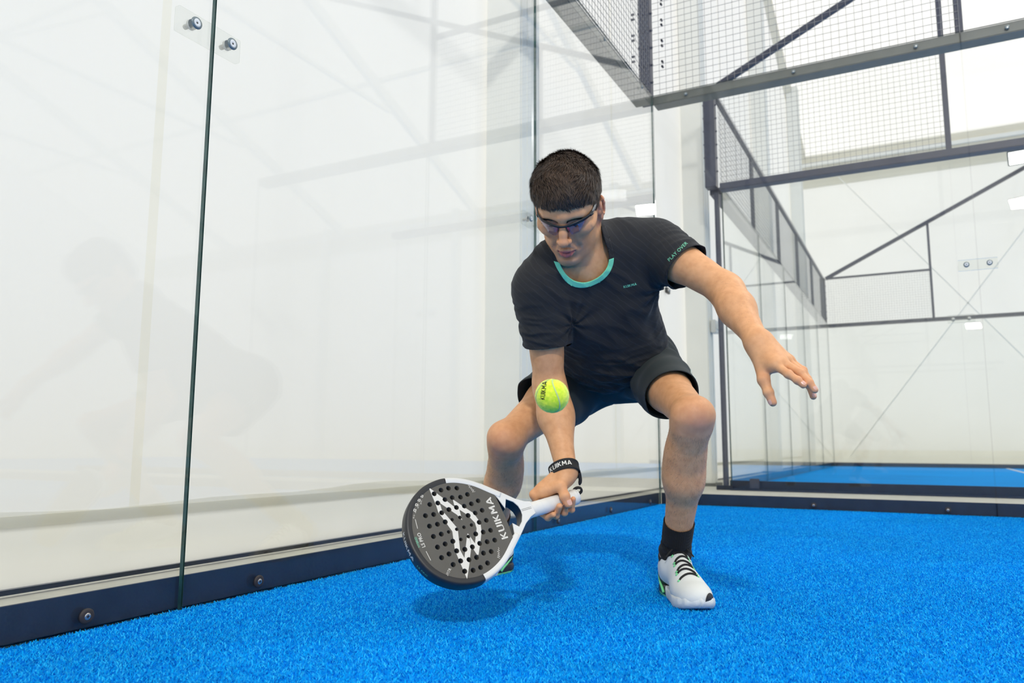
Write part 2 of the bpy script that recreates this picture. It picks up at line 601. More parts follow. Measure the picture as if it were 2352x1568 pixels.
def connector(parent, axis, fixed, outw, a, z):
    """clear plate bridging two panes with two countersunk bolts"""
    def P(a, off, z):
        return (a, fixed + outw * off, z) if axis == 0 else (fixed + outw * off, a, z)
    pl = box('connector_plate', P(a - 0.104, G + 0.001, z - 0.034), P(a + 0.104, G + 0.021, z + 0.034), M['acrylic'], parent, 0.002)
    nrm = np.array(P(0, -1, 0)) - np.array(P(0, 0, 0))
    for s in (-0.0605, 0.0605):
        b = disc_part('bolt_washer', P(a + s, -0.0005, z), nrm, [(0.0105, 0.0045), (0.0155, 0.004), (0.0165, 0.002), (0.0165, 0)], M['washer_grey'], pl)
        disc_part('bolt_cap', P(a + s, -0.0005, z), nrm, [(0.003, 0.0035), (0.0098, 0.005), (0.0106, 0.0045)], M['white_plastic'], b)
        disc_part('bolt_socket', P(a + s, -0.0005, z), nrm, [(0.0001, 0.0036), (0.0032, 0.0036)], M['black_plastic'], b, 8)
        disc_part('bolt_shank', P(a + s, G + 0.002, z), -nrm, [(0.014, 0.0), (0.014, 0.008), (0.007, 0.012), (0.007, 0.03), (0.0001, 0.03)], M['white_plastic'], b)


for a in (-2.0, -4.0):
    connector(wL, 1, 0.0, -1, a, 1.506)
connector(wR, 0, 0.0, 1, 2.0, 1.503)
connector(wNs, 0, GAP, -1, 2.0, 1.503)


# ------------------------------------------------------------------ turf pile
def turf():
    n, size = 15000, 0.5
    X = (rng.random((n, 2)) - 0.5) * size
    h = rng.uniform(0.004, 0.0085, n)
    w = rng.uniform(0.0009, 0.0016, n)
    a = rng.random(n) * 2 * math.pi
    lean = rng.uniform(0.002, 0.008, n)
    la = rng.random(n) * 2 * math.pi
    base = np.c_[X, np.full(n, -0.001)]
    sd = np.c_[np.cos(a), np.sin(a), np.zeros(n)] * w[:, None]
    mid = base + np.c_[np.cos(la) * lean * 0.35, np.sin(la) * lean * 0.35, h * 0.65]
    top = base + np.c_[np.cos(la) * lean, np.sin(la) * lean, h]
    V = np.stack([base - sd, base + sd, mid + sd * 0.9, mid - sd * 0.9, top], 1).reshape(-1, 3)
    i = np.arange(n)[:, None] * 5
    F = np.concatenate([i + [0, 1, 2], i + [0, 2, 3], i + [3, 2, 4]])
    o = link('turf_pile', mesh_np('turf_pile', V, F), M['turf_fibre'])
    ng = bpy.data.node_groups.new('turf_scatter', 'GeometryNodeTree')
    ng.interface.new_socket('Geometry', in_out='INPUT', socket_type='NodeSocketGeometry')
    ng.interface.new_socket('Geometry', in_out='OUTPUT', socket_type='NodeSocketGeometry')
    gi = ng.nodes.new('NodeGroupInput')
    go = ng.nodes.new('NodeGroupOutput')
    gr = ng.nodes.new('GeometryNodeMeshGrid')
    nx, ny = 9, 13
    gr.inputs['Size X'].default_value = (nx - 1) * size
    gr.inputs['Size Y'].default_value = (ny - 1) * size
    gr.inputs['Vertices X'].default_value = nx
    gr.inputs['Vertices Y'].default_value = ny
    tr = ng.nodes.new('GeometryNodeTransform')
    tr.inputs['Translation'].default_value = (nx * size / 2 + 0.005, -ny * size / 2 - 0.005, 0)
    ip = ng.nodes.new('GeometryNodeInstanceOnPoints')
    ix = ng.nodes.new('GeometryNodeInputIndex')
    mm = ng.nodes.new('ShaderNodeMath')
    mm.operation = 'MODULO'
    mm.inputs[1].default_value = 4
    m2 = ng.nodes.new('ShaderNodeMath')
    m2.operation = 'MULTIPLY'
    m2.inputs[1].default_value = math.pi / 2
    cx = ng.nodes.new('ShaderNodeCombineXYZ')
    l = ng.links.new
    l(ix.outputs[0], mm.inputs[0])
    l(mm.outputs[0], m2.inputs[0])
    l(m2.outputs[0], cx.inputs['Z'])
    l(gr.outputs['Mesh'], tr.inputs['Geometry'])
    l(tr.outputs[0], ip.inputs['Points'])
    l(gi.outputs[0], ip.inputs['Instance'])
    l(cx.outputs[0], ip.inputs['Rotation'])
    l(ip.outputs[0], go.inputs[0])
    md = o.modifiers.new('scatter', 'NODES')
    md.node_group = ng
    tag(o, 'short blue artificial turf fibres covering the near court floor', 'turf', kind='stuff')


turf()

# ------------------------------------------------------------------ lettering
def text_geo(body, size=1.0, bold=0.0, spacing=1.0, res=4):
    cu = bpy.data.curves.new('txt', 'FONT')
    cu.body = body
    cu.size = size
    cu.offset = bold * size
    cu.space_character = spacing
    cu.resolution_u = res
    cu.align_x = 'CENTER'
    cu.align_y = 'CENTER'
    ob = bpy.data.objects.new('txt', cu)
    COL.objects.link(ob)
    dg = bpy.context.evaluated_depsgraph_get()
    me = bpy.data.meshes.new_from_object(ob.evaluated_get(dg))
    bpy.data.objects.remove(ob)
    bm = bmesh.new()
    bm.from_mesh(me)
    bmesh.ops.triangulate(bm, faces=bm.faces)
    V = np.array([v.co[:2] for v in bm.verts])
    F = np.array([[v.index for v in f.verts] for f in bm.faces])
    bm.free()
    bpy.data.meshes.remove(me)
    if len(V):
        V = V - (V.max(0) + V.min(0)) / 2
    return V, F


def brand_geo(w=0.2):
    """heavy sans capitals of the brand name, drawn from strokes; height 1, centred"""
    arc = [(0.31 + 0.31 * math.cos(t), 0.31 + 0.31 * math.sin(t)) for t in np.linspace(math.pi, 2 * math.pi, 9)]
    L = {'K': (0.62, [[(0, 0), (0, 1)], [(0.02, 0.42), (0.55, 1.0)], [(0.16, 0.56), (0.60, 0.0)]]), 'U': (0.62, [[(0, 1), (0, 0.31)] + arc[1:] + [(0.62, 1)]]), 'I': (0.0, [[(0, 0), (0, 1)]]),
         'M': (0.80, [[(0, 0), (0.06, 1)], [(0.06, 1), (0.40, 0.30)], [(0.40, 0.30), (0.74, 1)], [(0.74, 1), (0.80, 0)]]), 'A': (0.80, [[(0, 0), (0.40, 1)], [(0.40, 1), (0.80, 0)], [(0.17, 0.27), (0.63, 0.27)]])}
    V, F, x = [], [], 0.0
    for c in 'KUIKMA':
        wd, strokes = L[c]
        for st_ in strokes:
            for p, q in zip(st_[:-1], st_[1:]):
                p, q = np.array(p, float), np.array(q, float)
                d = (q - p) / np.linalg.norm(q - p)
                n = np.array([-d[1], d[0]]) * w / 2
                e = d * (w * 0.12 if len(st_) > 2 else 0.0)
                i = len(V)
                for a in (p - e + n, p - e - n, q + e - n, q + e + n):
                    V.append((a[0] + x, min(1.0, max(0.0, a[1]))))
                F += [(i, i + 1, i + 2), (i, i + 2, i + 3)]
        x += wd + w + 0.13
    V = np.array(V)
    return V - (V.max(0) + V.min(0)) / 2, np.array(F)


def flat_geo(polys):
    """triangulate 2D polygons"""
    bm = bmesh.new()
    for P in polys:
        bm.faces.new([bm.verts.new((p[0], p[1], 0)) for p in P])
    bmesh.ops.triangulate(bm, faces=bm.faces, ngon_method='EAR_CLIP')
    bm.verts.index_update()
    V = np.array([v.co[:2] for v in bm.verts])
    F = np.array([[v.index for v in f.verts] for f in bm.faces])
    bm.free()
    return V, F


def decal(name, V2, F, o, ex, ey, m, parent, bvh=None, lift=0.0006, ddir=None, reach=0.15, sub=0):
    """lay a flat print on a surface: in the plane (o,ex,ey), or projected along ddir onto bvh"""
    o, ex, ey = (np.asarray(a, float) for a in (o, ex, ey))
    ex = ex / np.linalg.norm(ex)
    ey = ey - ex * (ey @ ex)
    ey = ey / np.linalg.norm(ey)
    for _ in range(sub):
        V2, F = subdiv(np.c_[V2, np.zeros(len(V2))], F, np.ones(len(V2), bool))
        V2 = V2[:, :2]
    P = o + V2[:, :1] * ex + V2[:, 1:2] * ey
    nz = np.cross(ex, ey)
    if bvh is not None:
        d = np.asarray(ddir if ddir is not None else -nz, float)
        d = d / np.linalg.norm(d)
        Q = []
        for p in P:
            h = bvh.ray_cast(Vector(p - d * reach), Vector(d), reach * 2.5)
            if h[0] is None:
                Q.append(p)
                continue
            n = np.array(h[1])
            if n @ d > 0:
                n = -n
            Q.append(np.array(h[0]) + n * lift)
        P = np.array(Q)
    else:
        P = P + nz * lift
    return link(name, mesh_np(name, P, F), m, parent)


def subdiv(V, F, inside):
    """split every triangle edge whose two ends are inside"""
    E = np.concatenate([F[:, [0, 1]], F[:, [1, 2]], F[:, [2, 0]]])
    E = np.sort(E, 1)
    key = E[:, 0].astype(np.int64) * (len(V) + 1) + E[:, 1]
    uk, inv = np.unique(key, return_inverse=True)
    ua, ub = uk // (len(V) + 1), uk % (len(V) + 1)
    fl = inside[ua] & inside[ub]
    mid = np.full(len(uk), -1)
    mid[fl] = len(V) + np.arange(fl.sum())
    NV = np.concatenate([V, (V[ua[fl]] + V[ub[fl]]) / 2])
    m = mid[inv].reshape(3, -1).T
    cnt = (m >= 0).sum(1)
    out = [F[cnt == 0]]
    a = cnt == 3
    f, q = F[a], m[a]
    out += [np.c_[f[:, 0], q[:, 0], q[:, 2]], np.c_[f[:, 1], q[:, 1], q[:, 0]], np.c_[f[:, 2], q[:, 2], q[:, 1]], q]
    for k in range(3):
        a = (cnt == 1) & (m[:, k] >= 0)
        f, q = F[a], m[a][:, k]
        i, j, l = f[:, k], f[:, (k + 1) % 3], f[:, (k + 2) % 3]
        out += [np.c_[i, q, l], np.c_[q, j, l]]
    return NV, np.concatenate(out)


def clip(V, F, val, keep=None):
    """keep the part of a triangle mesh where val > 0, cut exactly along val = 0"""
    pos = val > 0
    n = pos[F].sum(1)
    out = [F[n == 3]]
    E = np.concatenate([F[:, [0, 1]], F[:, [1, 2]], F[:, [2, 0]]])
    E = np.sort(E, 1)
    cr = pos[E[:, 0]] != pos[E[:, 1]]
    key = E[:, 0].astype(np.int64) * (len(V) + 1) + E[:, 1]
    uk = np.unique(key[cr])
    a, b = uk // (len(V) + 1), uk % (len(V) + 1)
    t = val[a] / (val[a] - val[b])
    NV = np.concatenate([V, V[a] + (V[b] - V[a]) * t[:, None]])

    def eid(i, j):
        lo_, hi_ = np.minimum(i, j), np.maximum(i, j)
        return len(V) + np.searchsorted(uk, lo_.astype(np.int64) * (len(V) + 1) + hi_)
    for k in range(3):
        f = F[n == 1]
        f = f[pos[f[:, k]]]
        i, j, l = f[:, k], f[:, (k + 1) % 3], f[:, (k + 2) % 3]
        if len(f):
            out.append(np.c_[i, eid(i, j), eid(i, l)])
        f = F[n == 2]
        f = f[~pos[f[:, k]]]
        i, j, l = f[:, k], f[:, (k + 1) % 3], f[:, (k + 2) % 3]
        if len(f):
            ei, el = eid(i, j), eid(i, l)
            out += [np.c_[ei, j, l], np.c_[ei, l, el]]
    F2 = np.concatenate(out)
    u, iv = np.unique(F2, return_inverse=True)
    return NV[u], iv.reshape(-1, 3)


def curve_slab(name, splines, half, bevel, m, parent, mtx, segs=3, smooth=True):
    """filled 2D outline(s) with holes, thickness 2*half, rounded edges"""
    cu = bpy.data.curves.new(name, 'CURVE')
    cu.dimensions = '2D'
    cu.fill_mode = 'BOTH'
    cu.extrude = half - bevel
    cu.bevel_depth = bevel
    cu.bevel_resolution = segs
    cu.offset = -bevel
    for pts in splines:
        sp = cu.splines.new('POLY')
        sp.points.add(len(pts) - 1)
        for p, q in zip(sp.points, pts):
            p.co = (q[0], q[1], 0, 1)
        sp.use_cyclic_u = True
    ob = bpy.data.objects.new(name, cu)
    COL.objects.link(ob)
    dg = bpy.context.evaluated_depsgraph_get()
    me = bpy.data.meshes.new_from_object(ob.evaluated_get(dg))
    bpy.data.objects.remove(ob)
    me.transform(mtx)
    me.materials.clear()
    o = link(name, me, m, parent, smooth)
    if smooth:
        me.set_sharp_from_angle(angle=math.radians(40))
    return o


def smooth_loop(pts, n):
    """closed Catmull-Rom through pts, n samples"""
    P = np.array(pts, float)
    k = len(P)
    out = []
    for i in range(n):
        t = i / n * k
        j = int(t)
        u = t - j
        p0, p1, p2, p3 = P[(j - 1) % k], P[j % k], P[(j + 1) % k], P[(j + 2) % k]
        out.append(0.5 * (2 * p1 + (p2 - p0) * u + (2 * p0 - 5 * p1 + 4 * p2 - p3) * u * u + (3 * p1 - p0 - 3 * p2 + p3) * u ** 3))
    return np.array(out)


# ------------------------------------------------------------------ padel racket
RK_R = np.array([[-0.52348289, 0.50613688, 0.6854131], [-0.82655744, -0.10641355, -0.55270151], [-0.20680537, -0.85586308, 0.47405688]])
RK_T = np.array([0.8691261, -3.57086871, 0.27752113])
RKM = Matrix([list(RK_R[i]) + [RK_T[i]] for i in range(3)] + [[0, 0, 0, 1]])


def rk(u, v, n):
    """racket frame (metres: along the axis from the butt, across, out of the face) to world"""
    return RK_R @ np.array([u, v, n]) + RK_T


M['rk_face'] = mat('racket_face', srgb(92, 89, 82), 0.62, noise=(40, 0.9), bump=(900, 0.12, 0.0005))
M['rk_black'] = mat('racket_black_rim', srgb(40, 41, 44), 0.42, noise=(25, 0.85))
M['rk_white'] = mat('racket_white_frame', srgb(226, 226, 222), 0.38)
M['rk_navy'] = mat('racket_navy_inner', srgb(24, 27, 40), 0.45)
M['print_white'] = mat('white_print', srgb(226, 223, 214), 0.6)
M['print_mint'] = mat('mint_print', srgb(120, 205, 170), 0.6)
M['print_dark'] = mat('dark_print', srgb(35, 33, 34), 0.6)
M['grip'] = mat('white_overgrip', srgb(226, 226, 222), 0.8, bump=(420, 0.25, 0.0008))
M['strap'] = mat('black_strap', srgb(27, 27, 28), 0.75, bump=(700, 0.35, 0.0006))


def build_racket():
    root = empty('padel_racket', (float(RK_T[0]), float(RK_T[1]), 0.0))
    inv = Matrix.Translation((-RK_T[0], -RK_T[1], 0))
    X = inv @ RKM
    half = 0.019
    # symmetrised outline (mm) read along the axis
    prof = [(168, 30), (181, 43), (216, 72), (252, 101), (288, 119), (323, 127), (355, 125), (384, 116.5), (412, 99), (434, 75), (448.5, 44), (455, 13)]
    up = [(a / 1000, b / 1000) for a, b in prof]
    outline = [(a, -b) for a, b in up] + [(a, b) for a, b in up[::-1]]
    big = smooth_loop(outline + [], 160)
    # the face slab starts behind the throat opening
    fprof = [(216, 40), (221.5, 64), (252, 97.5), (288, 115), (323, 122.5), (355, 120.5), (384, 112), (410, 95.5), (431, 72), (444.5, 42), (450.5, 12)]
    fo = [(a / 1000, -b / 1000) for a, b in fprof] + [(a / 1000, b / 1000) for a, b in fprof[::-1]]
    fo = smooth_loop(fo + [(0.2145, 0.0)], 140)
    holes = []
    # columns of holes along the axis (every 19.3 mm), rows across staggered by half of 48.6 mm
    H = []
    grid = {262.8: (-1.3, 23.7, -26.6, -51.0, 48.0), 281.8: (-24.8, -1.3, 22.6, 46.4, -48.4, -72.6, 70.0), 300.8: (-24, 21.9, -47.5, 45.1, -70.6, 68.2, 91.9, -93.9),
            320.5: (-49.4, 47.6, -74.8, 72.6, 96.2, -98.8), 339.5: (-49.5, 47.8, -74.6, 72.4, 97.1, -99.0), 359.0: (-24.3, 22.7, -46.7, 45.6, -71.1, 69.3, 93.3, -94.5),
            378.2: (-24.1, 23.4, -0.2, -48.2, 47.2, -72.9, 71.9), 397.5: (-25, 25.2, -0.1, -50.5, 49.9)}
    for u, vs in grid.items():
        H += [(u, v, 5.6) for v in vs]
    H += [(u, v, 4.0) for u, v in ((321.6, -24.9), (341.2, -24.8), (301.8, -0.6), (321.2, -0.5), (339.8, -0.7), (359.9, -0.2), (320.0, 22.8), (339.4, 24.0))]
    for u, v, r in H:
        holes.append([(u / 1000 + r / 1000 * math.cos(t), v / 1000 - r / 1000 * math.sin(t)) for t in np.arange(16) * math.pi / 8])
    curve_slab('striking_face', [list(fo)] + holes, half, 0.0006, M['rk_face'], root, X, 1)
    # rim: rounded band around the head, black at the tip and white towards the throat
    def rim(name, pts, m):
        secs = [(0.0042, -0.0196), (0.0064, -0.0165), (0.0072, -0.009), (0.0074, 0.0), (0.0072, 0.009), (0.0064, 0.0165), (0.0042, 0.0196),
                (0.0, 0.0199), (-0.006, 0.0194), (-0.008, 0.0188), (-0.008, -0.0188), (0.0, -0.0199)]
        P = np.array(pts)
        T = np.gradient(P, axis=0)
        T /= np.linalg.norm(T, axis=1)[:, None]
        N = np.c_[T[:, 1], -T[:, 0]]
        c = np.array([0.33, 0.0])
        sgn = np.sign(((P - c) * N).sum(1).mean())
        N = N * sgn
        V = np.array([[p[0] + n[0] * (a - 0.0074), p[1] + n[1] * (a - 0.0074), b] for p, n in zip(P, N) for a, b in secs])
        k = len(secs)
        F = []
        for i in range(len(P) - 1):
            for j in range(k):
                q = (j + 1) % k
                F.append((i * k + j, i * k + q, (i + 1) * k + q, (i + 1) * k + j))
        me = mesh_np(name, V, F)
        me.transform(X)
        o = link(name, me, m, root, True)
        bm = bmesh.new()
        bm.from_mesh(me)
        bmesh.ops.holes_fill(bm, edges=[e for e in bm.edges if e.is_boundary])
        bmesh.ops.recalc_face_normals(bm, faces=bm.faces)
        bm.to_mesh(me)
        bm.free()
        return o
    up_s = smooth_loop(outline, 240)
    # start at tip, walk both ways
    tip = int(np.argmax(up_s[:, 0]))
    loop = np.roll(up_s, -tip, axis=0)
    sel = loop[:, 0] > 0.205
    loop = loop[np.r_[0:len(loop)]]
    ang_ok = [p for p in np.roll(loop, len(loop) // 2, axis=0) if p[0] > 0.195]
    A = np.array(ang_ok)
    black = A[(A[:, 0] > 0.318)]
    whites = [A[(A[:, 0] <= 0.322) & (A[:, 1] < 0)], A[(A[:, 0] <= 0.322) & (A[:, 1] > 0)]]
    rb = rim('tip_rim', black, M['rk_black'])
    for w in whites:
        rim('side_rim', w, M['rk_white'])
    # throat: white yoke, two arms with a barbed inner edge around the heart opening
    inner = [(0.2215, -0.0680), (0.2125, -0.0430), (0.2055, -0.0150), (0.1935, -0.0370), (0.1785, -0.0258), (0.1710, -0.0130), (0.1690, -0.0015), (0.1705, 0.0100),
             (0.1785, 0.0245), (0.1905, 0.0345), (0.2030, 0.0215), (0.2110, 0.0530), (0.2190, 0.0680)]
    yo = [(0.135, -0.0155), (0.150, -0.020), (0.170, -0.032), (0.1925, -0.052), (0.216, -0.0715), (0.240, -0.0915), (0.238, -0.0800)] + inner + \
         [(0.238, 0.0800), (0.240, 0.0915), (0.216, 0.0715), (0.1925, 0.052), (0.170, 0.032), (0.150, 0.020), (0.135, 0.0155)]
    curve_slab('throat', [yo], 0.0185, 0.0016, M['rk_white'], root, X)
    # dark lining of the inner faces of the arms and of the head edge
    V, F = [], []
    for (a, b) in inner:
        V += [(a + 0.0003, b, -0.0168), (a + 0.0003, b, 0.0168)]
    for i in range(len(inner) - 1):
        F.append((2 * i, 2 * i + 2, 2 * i + 3, 2 * i + 1))
    me = mesh_np('heart_liner', V, F)
    me.transform(X)
    link('heart_liner', me, M['rk_navy'], root)
    # grip: octagonal handle wound with overgrip
    pts, rr = [], []
    n = 90
    for i in range(n + 1):
        u = 0.002 + 0.146 * i / n
        turn = (u / 0.0175) % 1.0
        r = 0.0182 + 0.0005 * (1 - min(1.0, abs(turn - 0.05) * 9)) + (0.0012 if u < 0.012 else 0) + max(0, (u - 0.125)) * 0.02
        pts.append((u, 0, 0))
        rr.append(r)
    V, F = tube_np(pts, rr, 20)
    V[:, 2] *= 0.94
    me = mesh_np('grip', V, F)
    me.transform(X)
    link('grip', me, M['grip'], root, True)
    V, F = tube_np([(-0.003, 0, 0), (0.0, 0, 0), (0.004, 0, 0)], [0.0165, 0.019, 0.0192], 20)
    me = mesh_np('butt_cap', V, F)
    me.transform(X)
    link('butt_cap', me, M['rk_white'], root, True)
    # prints on the face
    T3 = np.array(X.to_3x3())
    tr = np.array(X.translation)

    def put(name, V2, F, u, v, ex, ey, m, parent=root, n=half, lift=0.0004):
        o3 = T3 @ np.array([u, v, n]) + tr
        return decal(name, V2, F, o3, T3 @ np.array([ex[0], ex[1], 0]), T3 @ np.array([ey[0], ey[1], 0]), m, parent, lift=lift)
    PLg = [(366, -113.3), (341.7, -77.9), (326.5, -54.7), (315.7, -42.7), (319.1, -17.1), (326, -32.5), (354.9, -70.5), (356.1, -52.6), (337, -1.7), (350.7, 45.6), (348.3, 65.7),
           (319.5, 15.3), (315.5, 22.9), (322, 45), (343.1, 82.4), (360.6, 110.9), (362.4, 43.2), (351.7, 1), (366.3, -50.7), (365.1, -65.7)]
    PRg = [(321.4, -70.1), (302.3, -45.7), (285.8, -24.9), (279.3, 0.2), (285.1, 20.1), (296.2, 40), (313.9, 68.5), (317.5, 66.9), (322, 45), (318.2, 15.2), (311.6, 42), (293.7, 10.6),
           (292.2, -3), (302.1, -25.8), (315.7, -42.7), (323.3, -56.7)]
    # print split around the holes: the emblem is laid as small triangles, those over a hole are left out
    for nm, pg in (('emblem', PLg), ('emblem', PRg)):
        V2, F = flat_geo([[(a / 1000, b / 1000) for a, b in pg]])
        V3 = np.c_[V2, np.zeros(len(V2))]
        for _ in range(5):
            V3, F = subdiv(V3, F, np.ones(len(V3), bool))
        val = np.full(len(V3), 1.0)
        for u, v, r in H:
            val = np.minimum(val, np.hypot(V3[:, 0] - u / 1000, V3[:, 1] - v / 1000) - r / 1000 - 0.0002)
        V3, F = clip(V3, F, val)
        o3 = T3 @ np.array([0, 0, half]) + tr
        decal(nm, V3[:, :2], F, o3, T3 @ np.array([1.0, 0, 0]), T3 @ np.array([0, 1.0, 0]), M['print_white'], root, lift=0.00035)
    V2, F = brand_geo()
    V2 = V2 * (0.104 / (V2[:, 0].max() - V2[:, 0].min()))
    V2[:, 1] *= 0.0165 / (V2[:, 1].max() - V2[:, 1].min())
    put('brand_lettering', V2, F, 0.2372, 0.0, (0, -1), (1, 0), M['print_white'])
    V2, F = text_geo('LS PRO', 0.011, 0.012)
    put('model_lettering', V2, F, 0.4275, 0.0, (0, -1), (1, 0), M['print_white'])
    V2, F = text_geo('HYBRID', 0.007, 0.0)
    put('type_lettering', V2, F, 0.4375, 0.002, (0, -1), (1, 0), M['print_mint'])
    for v in (-0.036, 0.036):
        V2 = np.array([(-0.011, -0.0006), (0.011, -0.0006), (0.011, 0.0006), (-0.011, 0.0006)])
        put('print_rule', V2, np.array([(0, 1, 2), (0, 2, 3)]), 0.4265 - abs(v) * 0.05, v * 1.05, (0.12 * np.sign(v), -1), (1, 0.12 * np.sign(v)), M['print_white'])
    for i, (u, v) in enumerate(((0.389, -0.0965), (0.399, -0.089), (0.4085, -0.080), (0.417, -0.069))):
        ex = (-0.55, -0.83)
        sq = np.array([(-0.003, -0.003), (0.003, -0.003), (0.003, 0.003), (-0.003, 0.003)])
        put('print_icon', sq, np.array([(0, 1, 2), (0, 2, 3)]), u, v, ex, (0.83, -0.55), M['print_white'])
        put('print_icon_centre', sq * 0.5, np.array([(0, 1, 2), (0, 2, 3)]), u, v, ex, (0.83, -0.55), M['rk_face'], lift=0.0006)
        tx, tf = text_geo('ıılıı lıı', 0.0048)
        put('print_caption', tx, tf, u + 0.0075, v + 0.0135, ex, (0.83, -0.55), M['print_white'])
    # signature and small prints near the throat
    sig = [(0, 0), (3, 7), (5, 0), (7, 6), (9, 1), (11, 5), (13, 1), (16, 6), (18, 0), (20, 4), (23, 1), (26, 3)]
    for u, v, e in ((0.268, -0.0855, (0.35, -0.94)), (0.2665, 0.078, (-0.35, -0.94))):
        V2, F = [], []
        for (a, b), (c_, d_) in zip(sig[:-1], sig[1:]):
            nn = np.array([-(d_ - b), c_ - a], float)
            nn = nn / np.linalg.norm(nn) * 0.35
            i0 = len(V2)
            V2 += [(a + nn[0], b + nn[1]), (a - nn[0], b - nn[1]), (c_ - nn[0], d_ - nn[1]), (c_ + nn[0], d_ + nn[1])]
            F += [(i0, i0 + 1, i0 + 2), (i0, i0 + 2, i0 + 3)]
        V2 = (np.array(V2) - [13, 3]) / 1000
        put('signature', V2, np.array(F), u, v, e, (e[1] * -1, e[0]), M['print_white'])
    V2, F = text_geo('A//\\TR', 0.0085, 0.005)
    put('type_lettering', V2, F, 0.3965, 0.0855, (-0.75, -0.66), (0.66, -0.75), M['print_white'])
    # rim lettering on the tip edge
    for txt, ang0, m, sz in (('KUIKMA', 0.0, M['print_white'], 0.013), ('LS PRO', 0.062, M['print_mint'], 0.009)):
        V2, F = brand_geo() if txt == 'KUIKMA' else text_geo(txt, sz, 0.0, 1.15)
        if txt == 'KUIKMA':
            V2 = V2 * [0.0125, 0.0115]
        P = black
        dist = np.r_[0, np.cumsum(np.linalg.norm(np.diff(P, axis=0), axis=1))]
        mid = dist[-1] / 2
        sgn = 1 if P[-1][1] > P[0][1] else -1
        pos = []
        for x, y in V2:
            d = mid + sgn * (x + ang0 + 0.0)
            q = np.array([np.interp(d, dist, P[:, 0]), np.interp(d, dist, P[:, 1])])
            e = np.array([np.interp(d + 1e-3, dist, P[:, 0]), np.interp(d + 1e-3, dist, P[:, 1])]) - q
            nn = np.array([e[1], -e[0]]) / np.linalg.norm(e)
            if nn @ (q - np.array([0.33, 0])) < 0:
                nn = -nn
            pos.append(T3 @ np.array([q[0] + nn[0] * 0.0005, q[1] + nn[1] * 0.0005, y * 1.0]) + tr)
        link('rim_lettering', mesh_np('rim_lettering', np.array(pos), F), m, rb)
    # throat print: two thin rules with ticks
    for dv in (-0.0016, 0.0016):
        V2 = np.array([(-0.0135, -0.0003), (0.0135, -0.0003), (0.0135, 0.0003), (-0.0135, 0.0003)])
        put('throat_rule', V2, np.array([(0, 1, 2), (0, 2, 3)]), 0.154, -0.0005 + dv, (1, 0), (0, 1), M['print_dark'], n=0.0185)
    V2, F = text_geo('ıııı|ıı', 0.0032)
    put('throat_mark', V2, F, 0.154, -0.0005, (-1, 0), (0, 1), M['print_dark'], n=0.0185)
    tag(root, 'black and white padel racket with round holes, held low by the player', 'racket')
    return root, X


racket, RKX = build_racket()


